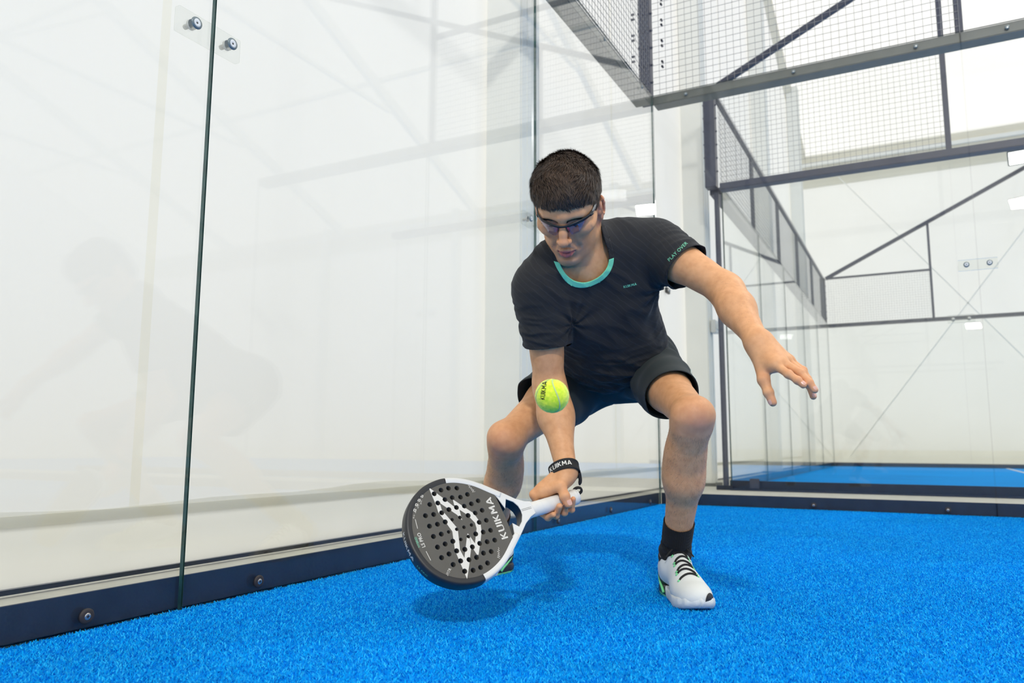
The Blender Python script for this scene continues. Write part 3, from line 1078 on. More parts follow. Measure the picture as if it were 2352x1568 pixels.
# ------------------------------------------------------------------ ball
def build_ball():
    c = Vector((1.0076, -4.0118, 0.4976))
    r = 0.0327
    root = empty('padel_ball', c)
    k = NT('yellow_felt')
    tc = k.add('ShaderNodeTexCoord')
    nz = k.add('ShaderNodeTexNoise', Scale=130.0, Detail=5.0)
    k.link(tc.outputs['Object'], nz.inputs['Vector'])
    rp = k.add('ShaderNodeValToRGB')
    rp.color_ramp.elements[0].position, rp.color_ramp.elements[1].position = 0.3, 0.65
    rp.color_ramp.elements[0].color = (0.62, 0.88, 0.02, 1)
    rp.color_ramp.elements[1].color = (0.90, 1.0, 0.06, 1)
    k.link(nz.outputs['Fac'], rp.inputs['Fac'])
    k.link(rp.outputs['Color'], k.p.inputs['Base Color'])
    k.p.inputs['Roughness'].default_value = 0.95
    k.p.inputs['Sheen Weight'].default_value = 0.5
    bp = k.add('ShaderNodeBump', Strength=0.6, Distance=0.0012)
    k.link(nz.outputs['Fac'], bp.inputs['Height'])
    k.link(bp.outputs['Normal'], k.p.inputs['Normal'])
    bm = bmesh.new()
    bmesh.ops.create_icosphere(bm, subdivisions=5, radius=r)
    # orientation: local x to picture right, y up, z to the viewer
    B = np.stack([RT, UP, -FW], 1)
    # seam curve
    def seam(t, a=0.44):
        x = (1 - a) * math.cos(t) + a * math.cos(3 * t)
        y = (1 - a) * math.sin(t) - a * math.sin(3 * t)
        z = 2 * math.sqrt(a - a * a) * math.sin(2 * t)
        v = np.array([x, y, z])
        return v / np.linalg.norm(v)
    ts = np.linspace(0, 2 * math.pi, 161)[:-1]
    sm = np.array([seam(t) for t in ts])
    rot = np.array([[0.30, 0.954, 0.0], [0.0, 0.0, 1.0], [0.954, -0.30, 0.0]])
    sm = sm @ rot.T
    V = np.array([v.co for v in bm.verts])
    U = V / np.linalg.norm(V, axis=1)[:, None]
    d = np.arccos(np.clip(U @ sm.T, -1, 1)).min(1) * r
    fuzz = rng.normal(0, 0.00025, len(V))
    rad = r + fuzz - 0.0009 * np.exp(-(d / 0.0016) ** 2)
    for v, u, q in zip(bm.verts, U, rad):
        v.co = Vector(B @ u * q)
    link('felt', bm_mesh('felt', bm), k.m, root, True)
    sw = [B @ (s * (r + 0.0001)) for s in sm]
    V, F = [], []
    for i in range(len(sm)):
        s = sm[i]
        t = sm[(i + 1) % len(sm)] - sm[i - 1]
        n = np.cross(s, t)
        n /= np.linalg.norm(n)
        for q in (-0.0013, 0.0013):
            w = s * r + n * q
            V.append(B @ (w / np.linalg.norm(w) * (r + 0.0002)))
    k2 = len(sm)
    F = [(2 * i, 2 * i + 1, 2 * ((i + 1) % k2) + 1, 2 * ((i + 1) % k2)) for i in range(k2)]
    link('seam', mesh_np('seam', V, F), mat('ball_seam', srgb(188, 214, 150), 0.8), root, True)
    # fuzz fibres
    n = 5000
    u = rng.normal(size=(n, 3))
    u /= np.linalg.norm(u, axis=1)[:, None]
    t = np.cross(u, rng.normal(size=(n, 3)))
    t /= np.linalg.norm(t, axis=1)[:, None]
    b = u * (r - 0.0004)
    e = u * (r + rng.uniform(0.0003, 0.0016, n)[:, None]) + t * rng.uniform(0.0005, 0.002, n)[:, None]
    V = np.stack([b - t * 0.00012, b + t * 0.00012, e + np.cross(u, t) * 0.0001], 1).reshape(-1, 3)
    fz = link('fuzz', mesh_np('fuzz', V, np.arange(3 * n).reshape(-1, 3)), k.m, root)
    fz['kind'] = 'stuff'
    # black print curving along the seam side
    V2, F = brand_geo()
    V2 = V2 * [0.0062, 0.0085]
    V2, F = subdiv(np.c_[V2, np.zeros(len(V2))], F, np.ones(len(V2), bool))
    V2 = V2[:, :2]
    c0 = np.array([-0.62, 0.33, 0.0])
    P = []
    for x, y in V2:
        # text runs upwards (letter tops to the left)
        a = np.array([-0.0175 - y + 0.06 * (x * x / 0.03) + x * 0.16, 0.0115 + x * 1.0])
        z = math.sqrt(max(1e-8, r * r - a[0] ** 2 - min(a[1] ** 2, r * r * 0.8)))
        q = np.array([a[0], a[1], z])
        P.append(B @ (q / np.linalg.norm(q) * (r + 0.0005)))
    link('brand_lettering', mesh_np('ball_print', np.array(P), F), mat('ball_print', srgb(38, 44, 22), 0.8), root)
    tag(root, 'bright yellow padel ball flying in front of the player', 'ball')


build_ball()
# ------------------------------------------------------------------ implicit surfaces for the figure
def smin(a, b, k):
    if k <= 0:
        return np.minimum(a, b)
    h = np.maximum(k - np.abs(a - b), 0.0) / k
    return np.minimum(a, b) - h * h * k * 0.25


def smax(a, b, k):
    return -smin(-a, -b, k)


class Prim:
    def __init__(self, fn, lo, hi, k=0.02, neg=False):
        self.fn, self.lo, self.hi, self.k, self.neg = fn, np.asarray(lo, float), np.asarray(hi, float), k, neg


def cap(a, b, ra, rb, k=0.02, neg=False, side=None, sq=1.0):
    """tapered capsule; optional flattening by sq along the unit vector side"""
    a, b = np.asarray(a, float), np.asarray(b, float)
    ba = b - a
    L2 = ba @ ba + 1e-12
    if side is not None:
        side = np.asarray(side, float)
        side = side - ba * (side @ ba) / L2
        side = side / np.linalg.norm(side)

    def fn(P):
        v = P - a
        t = np.clip((v @ ba) / L2, 0, 1)
        w = v - t[..., None] * ba
        if side is not None:
            w = w + side * ((w @ side) * (1 / sq - 1))[..., None]
        d = np.sqrt((w * w).sum(-1)) - (ra + (rb - ra) * t)
        return d * min(1.0, sq) if side is not None else d
    m = max(ra, rb) * max(1.0, sq) + max(k, 0.02) + 0.012
    return Prim(fn, np.minimum(a, b) - m, np.maximum(a, b) + m, k, neg)


def ell(c, R, rad, k=0.02, neg=False):
    """ellipsoid, columns of R are its axes"""
    c, rad = np.asarray(c, float), np.asarray(rad, float)
    R = np.asarray(R, float)

    def fn(P):
        q = (P - c) @ R
        k0 = np.sqrt(((q / rad) ** 2).sum(-1)) + 1e-9
        k1 = np.sqrt(((q / rad ** 2) ** 2).sum(-1)) + 1e-9
        return k0 * (k0 - 1) / k1
    m = rad.max() + max(k, 0.02) + 0.012
    return Prim(fn, c - m, c + m, k, neg)


def feval(prims, P, big=0.08):
    f = np.full(len(P), big)
    for p in prims:
        i = np.nonzero(((P > p.lo) & (P < p.hi)).all(1))[0]
        if len(i):
            d = p.fn(P[i])
            f[i] = smax(f[i], -d, p.k) if p.neg else smin(f[i], d, p.k)
    return f


def fgrid(prims, lo, hi, h, big=0.08):
    lo = np.asarray(lo, float)
    n = np.ceil((np.asarray(hi) - lo) / h).astype(int) + 1
    F = np.full(n, big, np.float32)
    ax = [lo[i] + np.arange(n[i]) * h for i in range(3)]
    for p in prims:
        s = [slice(max(0, int((p.lo[i] - lo[i]) / h)), min(n[i], int((p.hi[i] - lo[i]) / h) + 2)) for i in range(3)]
        if any(a.stop <= a.start for a in s):
            continue
        G = np.stack(np.meshgrid(ax[0][s[0]], ax[1][s[1]], ax[2][s[2]], indexing='ij'), -1)
        d = p.fn(G).astype(np.float32)
        q = F[s[0], s[1], s[2]]
        F[s[0], s[1], s[2]] = smax(q, -d, p.k) if p.neg else smin(q, d, p.k)
    return F, lo


def nets(F, lo, h):
    """naive surface nets -> vertices, triangles"""
    S = F < 0
    c = np.zeros(np.array(F.shape) - 1, np.uint8)
    offs = [(i, j, k) for i in (0, 1) for j in (0, 1) for k in (0, 1)]
    nx, ny, nz = c.shape
    for i, j, k in offs:
        c += S[i:i + nx, j:j + ny, k:k + nz]
    act = (c > 0) & (c < 8)
    idx = np.argwhere(act)
    vid = np.full(c.shape, -1, np.int64)
    vid[act] = np.arange(len(idx))
    acc = np.zeros((len(idx), 3))
    cnt = np.zeros(len(idx))
    for a in offs:
        for d in range(3):
            if a[d]:
                continue
            b = list(a)
            b[d] = 1
            fa = F[idx[:, 0] + a[0], idx[:, 1] + a[1], idx[:, 2] + a[2]]
            fb = F[idx[:, 0] + b[0], idx[:, 1] + b[1], idx[:, 2] + b[2]]
            m = (fa < 0) != (fb < 0)
            t = fa[m] / (fa[m] - fb[m])
            q = np.tile(np.array(a, float), (m.sum(), 1))
            q[:, d] += t
            acc[m] += q
            cnt[m] += 1
    V = (idx + acc / cnt[:, None]) * h + lo
    Q = []
    # edges along each axis
    for d in range(3):
        e1, e2 = [(1, 2), (2, 0), (0, 1)][d]
        sl0 = [slice(1, -1)] * 3
        sl1 = [slice(1, -1)] * 3
        sl0[d] = slice(0, -1)
        sl1[d] = slice(1, None)
        A, B = S[tuple(sl0)], S[tuple(sl1)]
        E = np.argwhere(A != B)
        o = np.array([1, 1, 1])
        o[d] = 0
        P = E + o
        fl = A[tuple(E.T)]

        def cell(s1, s2):
            q = P.copy()
            q[:, e1] += s1
            q[:, e2] += s2
            return vid[tuple(q.T)]
        q = np.stack([cell(-1, -1), cell(0, -1), cell(0, 0), cell(-1, 0)], 1)
        q[~fl] = q[~fl][:, ::-1]
        Q.append(q)
    Q = np.concatenate(Q)
    Q = Q[(Q >= 0).all(1)]
    return V, np.concatenate([Q[:, [0, 1, 2]], Q[:, [0, 2, 3]]])


def project(prims, V, it=3, sel=None):
    V = V.copy()
    idx = np.arange(len(V)) if sel is None else np.nonzero(sel)[0]
    e = 6e-4
    for _ in range(it):
        P = V[idx]
        f = feval(prims, P)
        g = np.stack([feval(prims, P + np.eye(3)[i] * e) - feval(prims, P - np.eye(3)[i] * e) for i in range(3)], 1) / (2 * e)
        g2 = (g * g).sum(1) + 1e-3
        st_ = g * (f / g2)[:, None]
        l = np.linalg.norm(st_, axis=1)
        st_ *= np.minimum(1, 0.004 / (l + 1e-9))[:, None]
        V[idx] = P - st_
    return V


def normals(V, F):
    n = np.cross(V[F[:, 1]] - V[F[:, 0]], V[F[:, 2]] - V[F[:, 0]])
    N = np.zeros_like(V)
    for k in range(3):
        np.add.at(N, F[:, k], n)
    return N / (np.linalg.norm(N, axis=1)[:, None] + 1e-12)


def waves(P, specs):
    """sum of sharpened sine folds: (direction, wavelength, phase, amplitude)"""
    f = np.zeros(len(P))
    for d, wl_, ph, am in specs:
        d = np.asarray(d, float)
        d = d / np.linalg.norm(d)
        s = np.sin((P @ d) * 2 * math.pi / wl_ + ph)
        f += am * (np.abs(s) ** 0.8 * np.sign(s))
    return f


def nz3(P, scale, seed, oct_=3):
    """cheap smooth noise from random sines"""
    r = np.random.default_rng(seed)
    f = np.zeros(len(P))
    amp = 1.0
    for o in range(oct_):
        for _ in range(6):
            d = r.normal(size=3)
            d /= np.linalg.norm(d)
            f += amp / 6 * np.sin((P @ d) * scale * (0.7 + 0.6 * r.random()) + r.random() * 6.28)
        scale *= 1.9
        amp *= 0.55
    return f


# ------------------------------------------------------------------ the player
PL0 = np.array([0.80, -3.25, 0.0])
person = empty('person', PL0)
tag(person, 'padel player in black sports shirt and dark shorts crouching to reach a low ball', 'person')


def plink(name, V, F, m, parent=None, smooth=True):
    o = link(name, mesh_np(name, V - PL0, F), m, parent or person, smooth)
    return o


J = {k: np.array(v) for k, v in {
    'Lank': (1.0220, -3.2450, 0.1150), 'Lknee': (1.1432, -3.4820, 0.4756), 'Lhip': (0.9231, -3.1427, 0.6331), 'Rhip': (0.7172, -3.1028, 0.6358),
    'Rknee': (0.6120, -3.4590, 0.4202), 'Rank': (0.4130, -3.1560, 0.1178), 'Lsh': (1.0413, -3.4261, 0.9207), 'Lel': (1.2380, -3.4950, 0.7759),
    'Lwr': (1.3276, -3.6252, 0.6302), 'Rsh': (0.7772, -3.5757, 0.8074), 'Rel': (0.7603, -3.4897, 0.5563), 'Rwr': (0.8494, -3.5809, 0.3385),
    'neck': (0.8790, -3.5350, 0.8890), 'pel': (0.8224, -3.1217, 0.6352),
    'i0': (1.3691, -3.6689, 0.5732), 'i1': (1.3977, -3.6848, 0.5514), 'i2': (1.4158, -3.6903, 0.5376), 'i3': (1.4266, -3.6922, 0.5272),
    'm0': (1.3802, -3.6529, 0.5817), 'm1': (1.4188, -3.6684, 0.5537), 'm2': (1.4359, -3.6758, 0.5335), 'm3': (1.4463, -3.6771, 0.5178),
    'r0': (1.3857, -3.6282, 0.5876), 'r1': (1.4193, -3.6369, 0.5582), 'r2': (1.4330, -3.6460, 0.5303), 'r3': (1.4401, -3.6500, 0.5061),
    'l0': (1.3879, -3.5990, 0.5904), 'l1': (1.4164, -3.5976, 0.5664), 'l2': (1.4257, -3.6011, 0.5468), 'l3': (1.4306, -3.6039, 0.5296),
    't0': (1.3404, -3.6454, 0.5824), 't1': (1.3443, -3.6659, 0.5429), 't2': (1.3543, -3.6736, 0.5153), 't3': (1.3625, -3.6751, 0.4939)}.items()}


def unit(v):
    v = np.asarray(v, float)
    return v / np.linalg.norm(v)


def frame(ax, side):
    """columns: side, front, axis (right handed-ish)"""
    z = unit(ax)
    x = np.asarray(side, float)
    x = unit(x - z * (x @ z))
    return np.stack([x, np.cross(z, x), z], 1)


SP = J['neck'] - J['pel']                       # spine
XS = J['Lsh'] - J['Rsh']                        # across the shoulders (to his left)
XH = J['Lhip'] - J['Rhip']
TF = frame(SP, XS)                              # chest frame
PF = frame(SP, XH * 0.7 + XS * 0.3)             # belly/pelvis frame
FRONT = TF[:, 1] if TF[:, 1] @ (CAM - J['neck']) > 0 else -TF[:, 1]
PFRONT = PF[:, 1] if PF[:, 1] @ (CAM - J['pel']) > 0 else -PF[:, 1]
chest = J['pel'] + SP * 0.70
belly = J['pel'] + SP * 0.34


def torso(g=0.0, kk=0.05):
    """torso primitives grown by g"""
    p = [ell(chest - FRONT * 0.005, TF, (0.158 + g, 0.104 + g, 0.165 + g), kk),
         ell(belly, PF, (0.135 + g, 0.096 + g, 0.16 + g), kk),
         ell(J['pel'] + SP * 0.05, PF, (0.158 + g, 0.112 + g, 0.105 + g), kk),
         ell(J['pel'] - SP * 0.04 - PFRONT * 0.05, PF, (0.14 + g, 0.10 + g, 0.10 + g), kk)]
    for s, sh in ((1, 'Lsh'), (-1, 'Rsh')):
        p.append(cap(J['neck'] - SP * 0.02 - FRONT * 0.01, J[sh] + unit(SP) * 0.005, 0.052 + g, 0.054 + g, 0.06))     # clavicle
        p.append(cap(J['neck'] - FRONT * 0.030 + unit(SP) * 0.012, J[sh] * 0.66 + J['neck'] * 0.34 - FRONT * 0.026 + unit(SP) * 0.020, 0.052 + g, 0.050 + g, 0.05))  # trapezius
        p.append(cap(chest + TF[:, 0] * s * 0.07 + FRONT * 0.05, J[sh] - unit(SP) * 0.01, 0.056 + g, 0.050 + g, 0.06))  # pectoral
        p.append(cap(chest + TF[:, 0] * s * 0.085 - FRONT * 0.03 - SP * 0.1, J[sh] - unit(SP) * 0.02 - FRONT * 0.01, 0.05 + g, 0.045 + g, 0.05))  # latissimus
    return p


def upper_arm(sh, el, g=0.0, t1=1.0, flare=0.0):
    ax = J[el] - J[sh]
    e = J[sh] + ax * t1
    p = [cap(J[sh], J[sh] + ax * 0.35, 0.051 + g, 0.046 + g, 0.04)]
    p.append(cap(J[sh] + ax * 0.1, e, 0.045 + g, 0.045 + (0.037 - 0.045) * t1 + g + flare, 0.03))
    return p


# head
HR = np.array([[-0.97047, 0.1202, 0.20914], [-0.2373, -0.63144, -0.73823], [0.04333, -0.76606, 0.64131]])
HT = np.array([0.8854, -3.6398, 0.9847])
HS = 0.96


def hd(x, y, z):
    """head frame: x to his right, y forward, z up (metres before scaling)"""
    return HR @ (np.array([x, y, z], float) * HS) + HT


def hell(c, rad, k=0.015, neg=False, R=None):
    Rm = HR if R is None else HR @ R
    return ell(hd(*c), Rm, np.array(rad) * HS, k, neg)


def hcap(a, b, ra, rb, k=0.012, neg=False):
    return cap(hd(*a), hd(*b), ra * HS, rb * HS, k, neg)


def rotm(ax, deg):
    return np.array(Matrix.Rotation(math.radians(deg), 3, ax))


def head_prims():
    p = [hell((0, -0.014, 0.052), (0.0735, 0.097, 0.080), 0.03),                # cranium
         hell((0, 0.040, 0.048), (0.064, 0.055, 0.062), 0.03),                  # forehead
         hell((0, 0.036, -0.005), (0.061, 0.055, 0.075), 0.03),                 # mid face
         hell((0, 0.030, -0.050), (0.052, 0.056, 0.050), 0.025),                # lower face
         hell((0, 0.055, -0.058), (0.036, 0.042, 0.034), 0.02)]                 # muzzle
    for s in (-1, 1):
        p += [hcap((s * 0.058, 0.000, -0.036), (s * 0.050, 0.018, -0.064), 0.014, 0.014, 0.02),
              hcap((s * 0.050, 0.018, -0.064), (s * 0.016, 0.076, -0.092), 0.014, 0.014, 0.022),   # jaw line
              hell((s * 0.046, 0.063, -0.006), (0.018, 0.022, 0.016), 0.022),                        # cheekbone
              hell((s * 0.066, 0.03, 0.0), (0.009, 0.035, 0.012), 0.02),                             # zygomatic arch
              hcap((s * 0.008, 0.0925, 0.0425), (s * 0.044, 0.078, 0.043), 0.0085, 0.007, 0.014)]    # brow ridge
    p += [hell((0, 0.082, -0.094), (0.020, 0.017, 0.015), 0.018),               # chin
          hell((0, 0.094, -0.077), (0.020, 0.006, 0.005), 0.010, True)]         # fold above the chin
    for s in (-1, 1):
        p.append(hell((s * 0.032, 0.099, 0.021), (0.019, 0.013, 0.0125), 0.014, True))             # eye sockets
    for s in (-1, 1):
        p.append(hell((s * 0.0315, 0.0775, 0.0195), (0.0152, 0.0138, 0.0120), 0.004))              # lids over the eyeball
        p.append(hell((s * 0.0315, 0.0925, 0.0155), (0.0120, 0.010, 0.0030), 0.002, True))         # narrow opening
    p += [hcap((0, 0.091, 0.033), (0, 0.106, 0.004), 0.0070, 0.0085, 0.012),    # nose
          hcap((0, 0.106, 0.004), (0, 0.1165, -0.015), 0.0085, 0.0112, 0.010),
          hell((0, 0.1175, -0.0185), (0.0120, 0.0105, 0.0095), 0.007)]
    for s in (-1, 1):
        p.append(hell((s * 0.0128, 0.1035, -0.0215), (0.0078, 0.0100, 0.0075), 0.006))
        p.append(hell((s * 0.0066, 0.1095, -0.0285), (0.0042, 0.0062, 0.0035), 0.003, True))
        p.append(hcap((s * 0.0215, 0.096, -0.026), (s * 0.031, 0.082, -0.053), 0.003, 0.003, 0.012, True))  # naso-labial crease
    p.append(hcap((0, 0.1045, -0.034), (0, 0.1065, -0.044), 0.0025, 0.003, 0.006, True))
    lipu = [(-0.0245, 0.0885, -0.0575), (-0.011, 0.1005, -0.0520), (-0.004, 0.1040, -0.0505), (0.0, 0.1040, -0.0515), (0.004, 0.1040, -0.0505), (0.011, 0.1005, -0.0520), (0.0245, 0.0885, -0.0575)]
    lipl = [(-0.0225, 0.0885, -0.0600), (-0.010, 0.0985, -0.0650), (0.0, 0.1010, -0.0665), (0.010, 0.0985, -0.0650), (0.0225, 0.0885, -0.0600)]
    ru = [0.0020, 0.0042, 0.0048, 0.0046, 0.0048, 0.0042, 0.0020]
    rl = [0.0020, 0.0052, 0.0062, 0.0052, 0.0020]
    for i in range(6):
        p.append(hcap(lipu[i], lipu[i + 1], ru[i], ru[i + 1], 0.0035))
    for i in range(4):
        p.append(hcap(lipl[i], lipl[i + 1], rl[i], rl[i + 1], 0.0035))
    mo = [(-0.022, 0.0925, -0.0585), (-0.010, 0.1050, -0.0580), (0.0, 0.1080, -0.0578), (0.010, 0.1050, -0.0580), (0.022, 0.0925, -0.0585)]
    for i in range(4):
        p.append(hcap(mo[i], mo[i + 1], 0.0017, 0.0019, 0.002, True))
    for s in (-1, 1):                                                            # ears
        Re = rotm('Z', s * -34) @ rotm('X', -12)
        p.append(hell((s * 0.0850, -0.016, 0.006), (0.0070, 0.0185, 0.0315), 0.005, R=Re))
        p.append(hell((s * 0.0775, -0.006, 0.002), (0.0060, 0.0120, 0.0220), 0.010, R=Re))
        p.append(hell((s * 0.0800, -0.005, -0.023), (0.0062, 0.0095, 0.0110), 0.008, R=Re))
        p.append(hell((s * 0.0915, -0.0085, 0.008), (0.0065, 0.0115, 0.0205), 0.004, True, R=Re))
        p.append(hell((s * 0.0790, 0.0035, -0.004), (0.0050, 0.0055, 0.0075), 0.004))
        p.append(hcap((s * 0.0885, -0.016, -0.010), (s * 0.0905, -0.015, 0.016), 0.0032, 0.0030, 0.004))
    # neck
    p.append(cap(hd(0, -0.022, -0.025), J['neck'] - FRONT * 0.0 + unit(SP) * -0.03, 0.055, 0.060, 0.025))
    p.append(cap(hd(0, 0.018, -0.055), J['neck'] - unit(SP) * 0.05 + FRONT * 0.045, 0.034, 0.034, 0.03))
    for s in (-1, 1):                                                            # sternomastoid
        p.append(cap(hd(s * 0.058, -0.02, -0.03), J['neck'] + FRONT * 0.062 - unit(SP) * 0.045 - TF[:, 0] * s * 0.018, 0.014, 0.011, 0.02))
    p.append(hell((0, 0.0745, -0.0), (0.001, 0.001, 0.001), 0.0))
    return p


def leg_prims(hip, knee, ank, s):
    H_, K_, A_ = J[hip], J[knee], J[ank]
    w_ = 0.0 if s > 0 else 0.012
    th, sh = K_ - H_, A_ - K_
    fwd = unit(unit(K_ - H_) - unit(A_ - K_) * -1 * -1)                           # knee points this way
    fwd = unit((K_ - (H_ + A_) / 2))
    lat = unit(np.cross(th, sh))
    p = [cap(H_, H_ + th * 0.5, 0.074 + w_, 0.056 + w_, 0.04), cap(H_ + th * 0.5, K_ - th * 0.02, 0.056 + w_, 0.042, 0.03),
         cap(H_ + th * 0.45 + fwd * 0.010, K_ - th * 0.14 + fwd * 0.008, 0.038, 0.027, 0.025),        # quadriceps
         cap(H_ + th * 0.5 - fwd * 0.022, K_ - th * 0.05 - fwd * 0.014, 0.038, 0.024, 0.03),         # hamstring
         ell(K_ + fwd * 0.016, frame(th - sh, lat), (0.027, 0.029, 0.034), 0.02),                     # knee cap
         cap(K_ + lat * 0.016, K_ + lat * 0.016 + sh * 0.06, 0.031, 0.030, 0.03),
         cap(K_ - lat * 0.016, K_ - lat * 0.016 + sh * 0.06, 0.031, 0.030, 0.03),
         cap(K_ + fwd * 0.010 + sh * 0.10, K_ + fwd * 0.014 + sh * 0.16, 0.022, 0.020, 0.022),       # shin head
         cap(K_, K_ + sh * 0.45, 0.041, 0.044, 0.03), cap(K_ + sh * 0.45, A_, 0.044, 0.032, 0.03)]
    back = -unit(np.cross(lat, unit(sh)))
    if back @ fwd > 0:
        back = -back
    p += [ell(K_ + sh * 0.34 + back * 0.024 + lat * 0.014, frame(sh, lat), (0.038, 0.037, 0.115), 0.03),
          ell(K_ + sh * 0.32 + back * 0.024 - lat * 0.016, frame(sh, lat), (0.036, 0.036, 0.105), 0.03),
          cap(A_ + back * 0.022 + sh * -0.25, A_ + back * 0.028, 0.014, 0.012, 0.025),                # tendon
          ell(A_ + lat * 0.030, np.eye(3), (0.013, 0.013, 0.014), 0.02), ell(A_ - lat * 0.030, np.eye(3), (0.013, 0.013, 0.014), 0.02)]
    return p


def forearm(el, wr, side, g=0.0):
    E_, W_ = J[el], J[wr]
    ax = W_ - E_
    side = np.asarray(side, float)
    return [cap(E_ - ax * 0.04, E_ + ax * 0.35, 0.040 + g, 0.043 + g, 0.03), cap(E_ + ax * 0.35, W_, 0.042 + g, 0.0275, 0.03, side=side, sq=0.92),
            ell(E_ + ax * 0.26 + side * 0.008, frame(ax, side), (0.033 + g, 0.038 + g, 0.095), 0.03)]


def finger(ch, r0, r1, k=0.004):
    out = []
    n = len(ch)
    for i in range(n - 1):
        a = r0 + (r1 - r0) * i / (n - 1)
        b = r0 + (r1 - r0) * (i + 1) / (n - 1)
        out.append(cap(ch[i], ch[i + 1], a, b, k if i else 0.006))
        if 0 < i < n - 1:
            out.append(ell(ch[i], np.eye(3), (a * 1.06,) * 3, 0.004))
    return out


class Group(Prim):
    def __init__(self, prims, k):
        self.pr = prims
        self.k, self.neg = k, False
        self.lo = np.min([p.lo for p in prims], 0) - 0.01
        self.hi = np.max([p.hi for p in prims], 0) + 0.01

    def fn(self, P):
        s = P.shape[:-1]
        return feval(self.pr, P.reshape(-1, 3)).reshape(s)


def left_hand():
    W_ = J['Lwr']
    ch = {c: [J[c + str(i)] for i in range(4)] for c in 'imrlt'}
    pr = []
    g = []
    for c, r0, r1 in (('i', 0.0092, 0.0070), ('m', 0.0096, 0.0073), ('r', 0.0090, 0.0070), ('l', 0.0080, 0.0062)):
        g.append(Group(finger(ch[c], r0, r1), 0.002))
    nrm = unit(np.cross(J['l0'] - J['i0'], J['i0'] - W_))
    palm = []
    for c, r in (('i', 0.0135), ('m', 0.0140), ('r', 0.0135), ('l', 0.0125)):
        palm.append(cap(W_ + (J[c + '0'] - W_) * 0.12, J[c + '0'], 0.0205, r, 0.018))
    palm.append(cap(W_, (W_ + J['t0']) / 2 + (J['i0'] - W_) * 0.1, 0.024, 0.019, 0.02))
    palm.append(cap((W_ + J['t0']) * 0.5, J['t1'], 0.019, 0.0125, 0.015))                    # thumb base
    palm.append(cap(J['t0'] + (J['i0'] - J['t0']) * 0.25, J['t0'] + (J['i0'] - J['t0']) * 0.8, 0.012, 0.011, 0.02))   # web
    th = Group(finger(ch['t'][1:], 0.0118, 0.0085), 0.004)
    allp = palm + [Prim(q.fn, q.lo, q.hi, 0.007) for q in g] + [Prim(th.fn, th.lo, th.hi, 0.008)]
    return allp


RH = {}


def right_hand():
    W_ = J['Rwr']

    def cyl(u, th, r):
        t = math.radians(th)
        return rk(u, -math.cos(t) * r, -math.sin(t) * r)
    pr = []
    rows = [('index', 0.098, 0.0090, (20, 84, 150, 192), (0.042, 0.037, 0.029, 0.029)),
            ('middle', 0.070, 0.0094, (8, 82, 160, 232), (0.046, 0.0375, 0.029, 0.0285)),
            ('ring', 0.047, 0.0090, (4, 86, 168, 242), (0.044, 0.036, 0.0285, 0.028)),
            ('little', 0.027, 0.0080, (2, 92, 176, 246), (0.040, 0.033, 0.0275, 0.0275))]
    g, palm = [], []
    mids = []
    for nm, u, r, ths, rads in rows:
        ch = [cyl(u - 0.004 * i * (1 if nm == 'index' else 0), t, q) for i, (t, q) in enumerate(zip(ths, rads))]
        RH[nm] = ch
        mids.append(ch[0])
        g.append(Group(finger(ch, r, r * 0.80), 0.002))
        palm.append(cap(W_ + (ch[0] - W_) * 0.15, ch[0], 0.0195, 0.0125, 0.016))
    # thumb crosses the front of the grip
    t0 = rk(0.022, -0.046, 0.022)
    t1 = rk(0.045, -0.027, 0.0275)
    t2 = rk(0.049, 0.000, 0.0305)
    t3 = rk(0.0475, 0.0195, 0.0265)
    RH['thumb'] = [t0, t1, t2, t3]
    palm.append(cap(W_, t0, 0.0215, 0.018, 0.018))
    palm.append(cap(t0, t1, 0.0170, 0.0132, 0.014))
    palm.append(cap(t1 + (mids[0] - t1) * 0.25, mids[0] + (t1 - mids[0]) * 0.25, 0.0095, 0.0095, 0.014))
    palm.append(cap(rk(0.03, -0.036, -0.004), rk(0.075, -0.036, -0.008), 0.013, 0.012, 0.018))
    th = Group(finger([t1, t2, t3], 0.0128, 0.0104), 0.004)
    return palm + [Prim(q.fn, q.lo, q.hi, 0.006) for q in g] + [Prim(th.fn, th.lo, th.hi, 0.006)]


def foot_frame(ank, d):
    d = unit(np.array([d[0], d[1], 0]))
    x = np.array([-d[1], d[0], 0]) * -1        # to the right of the toes direction
    return np.stack([x, d, [0, 0, 1.0]], 1), np.array([J[ank][0], J[ank][1], 0]) - d * 0.078


FTL = foot_frame('Lank', (0.50, -0.866))
FTR = foot_frame('Rank', (-0.10, -0.995))
body = torso(-0.008)
body += upper_arm('Lsh', 'Lel') + upper_arm('Rsh', 'Rel')
body += [ell(J['Lsh'] + (J['Lel'] - J['Lsh']) * 0.55 + unit(np.array([0, 0, 1.0])) * 0.008, frame(J['Lel'] - J['Lsh'], (0, 0, 1)), (0.033, 0.037, 0.09), 0.03),
         ell(J['Rsh'] + (J['Rel'] - J['Rsh']) * 0.55 + FRONT * 0.008, frame(J['Rel'] - J['Rsh'], FRONT), (0.033, 0.037, 0.09), 0.03)]
LSIDE = unit(np.cross(J['Lwr'] - J['Lel'], J['Lel'] - J['Lsh']))
RSIDE = unit(np.array([0.75, 0.4, 0.0]))
body += forearm('Lel', 'Lwr', unit(np.array([-0.4, 0.2, -0.5])), -0.0055) + forearm('Rel', 'Rwr', RSIDE)
body += leg_prims('Lhip', 'Lknee', 'Lank', 1) + leg_prims('Rhip', 'Rknee', 'Rank', -1)
for (FR, FO), an in ((FTL, 'Lank'), (FTR, 'Rank')):
    toe = FO + FR[:, 1] * 0.20 + np.array([0, 0, 0.035])
    body += [cap(J[an], toe, 0.026, 0.018, 0.02), cap(J[an], FO + FR[:, 1] * 0.05 + np.array([0, 0, 0.04]), 0.026, 0.020, 0.02)]
body += left_hand() + right_hand()
body += head_prims()

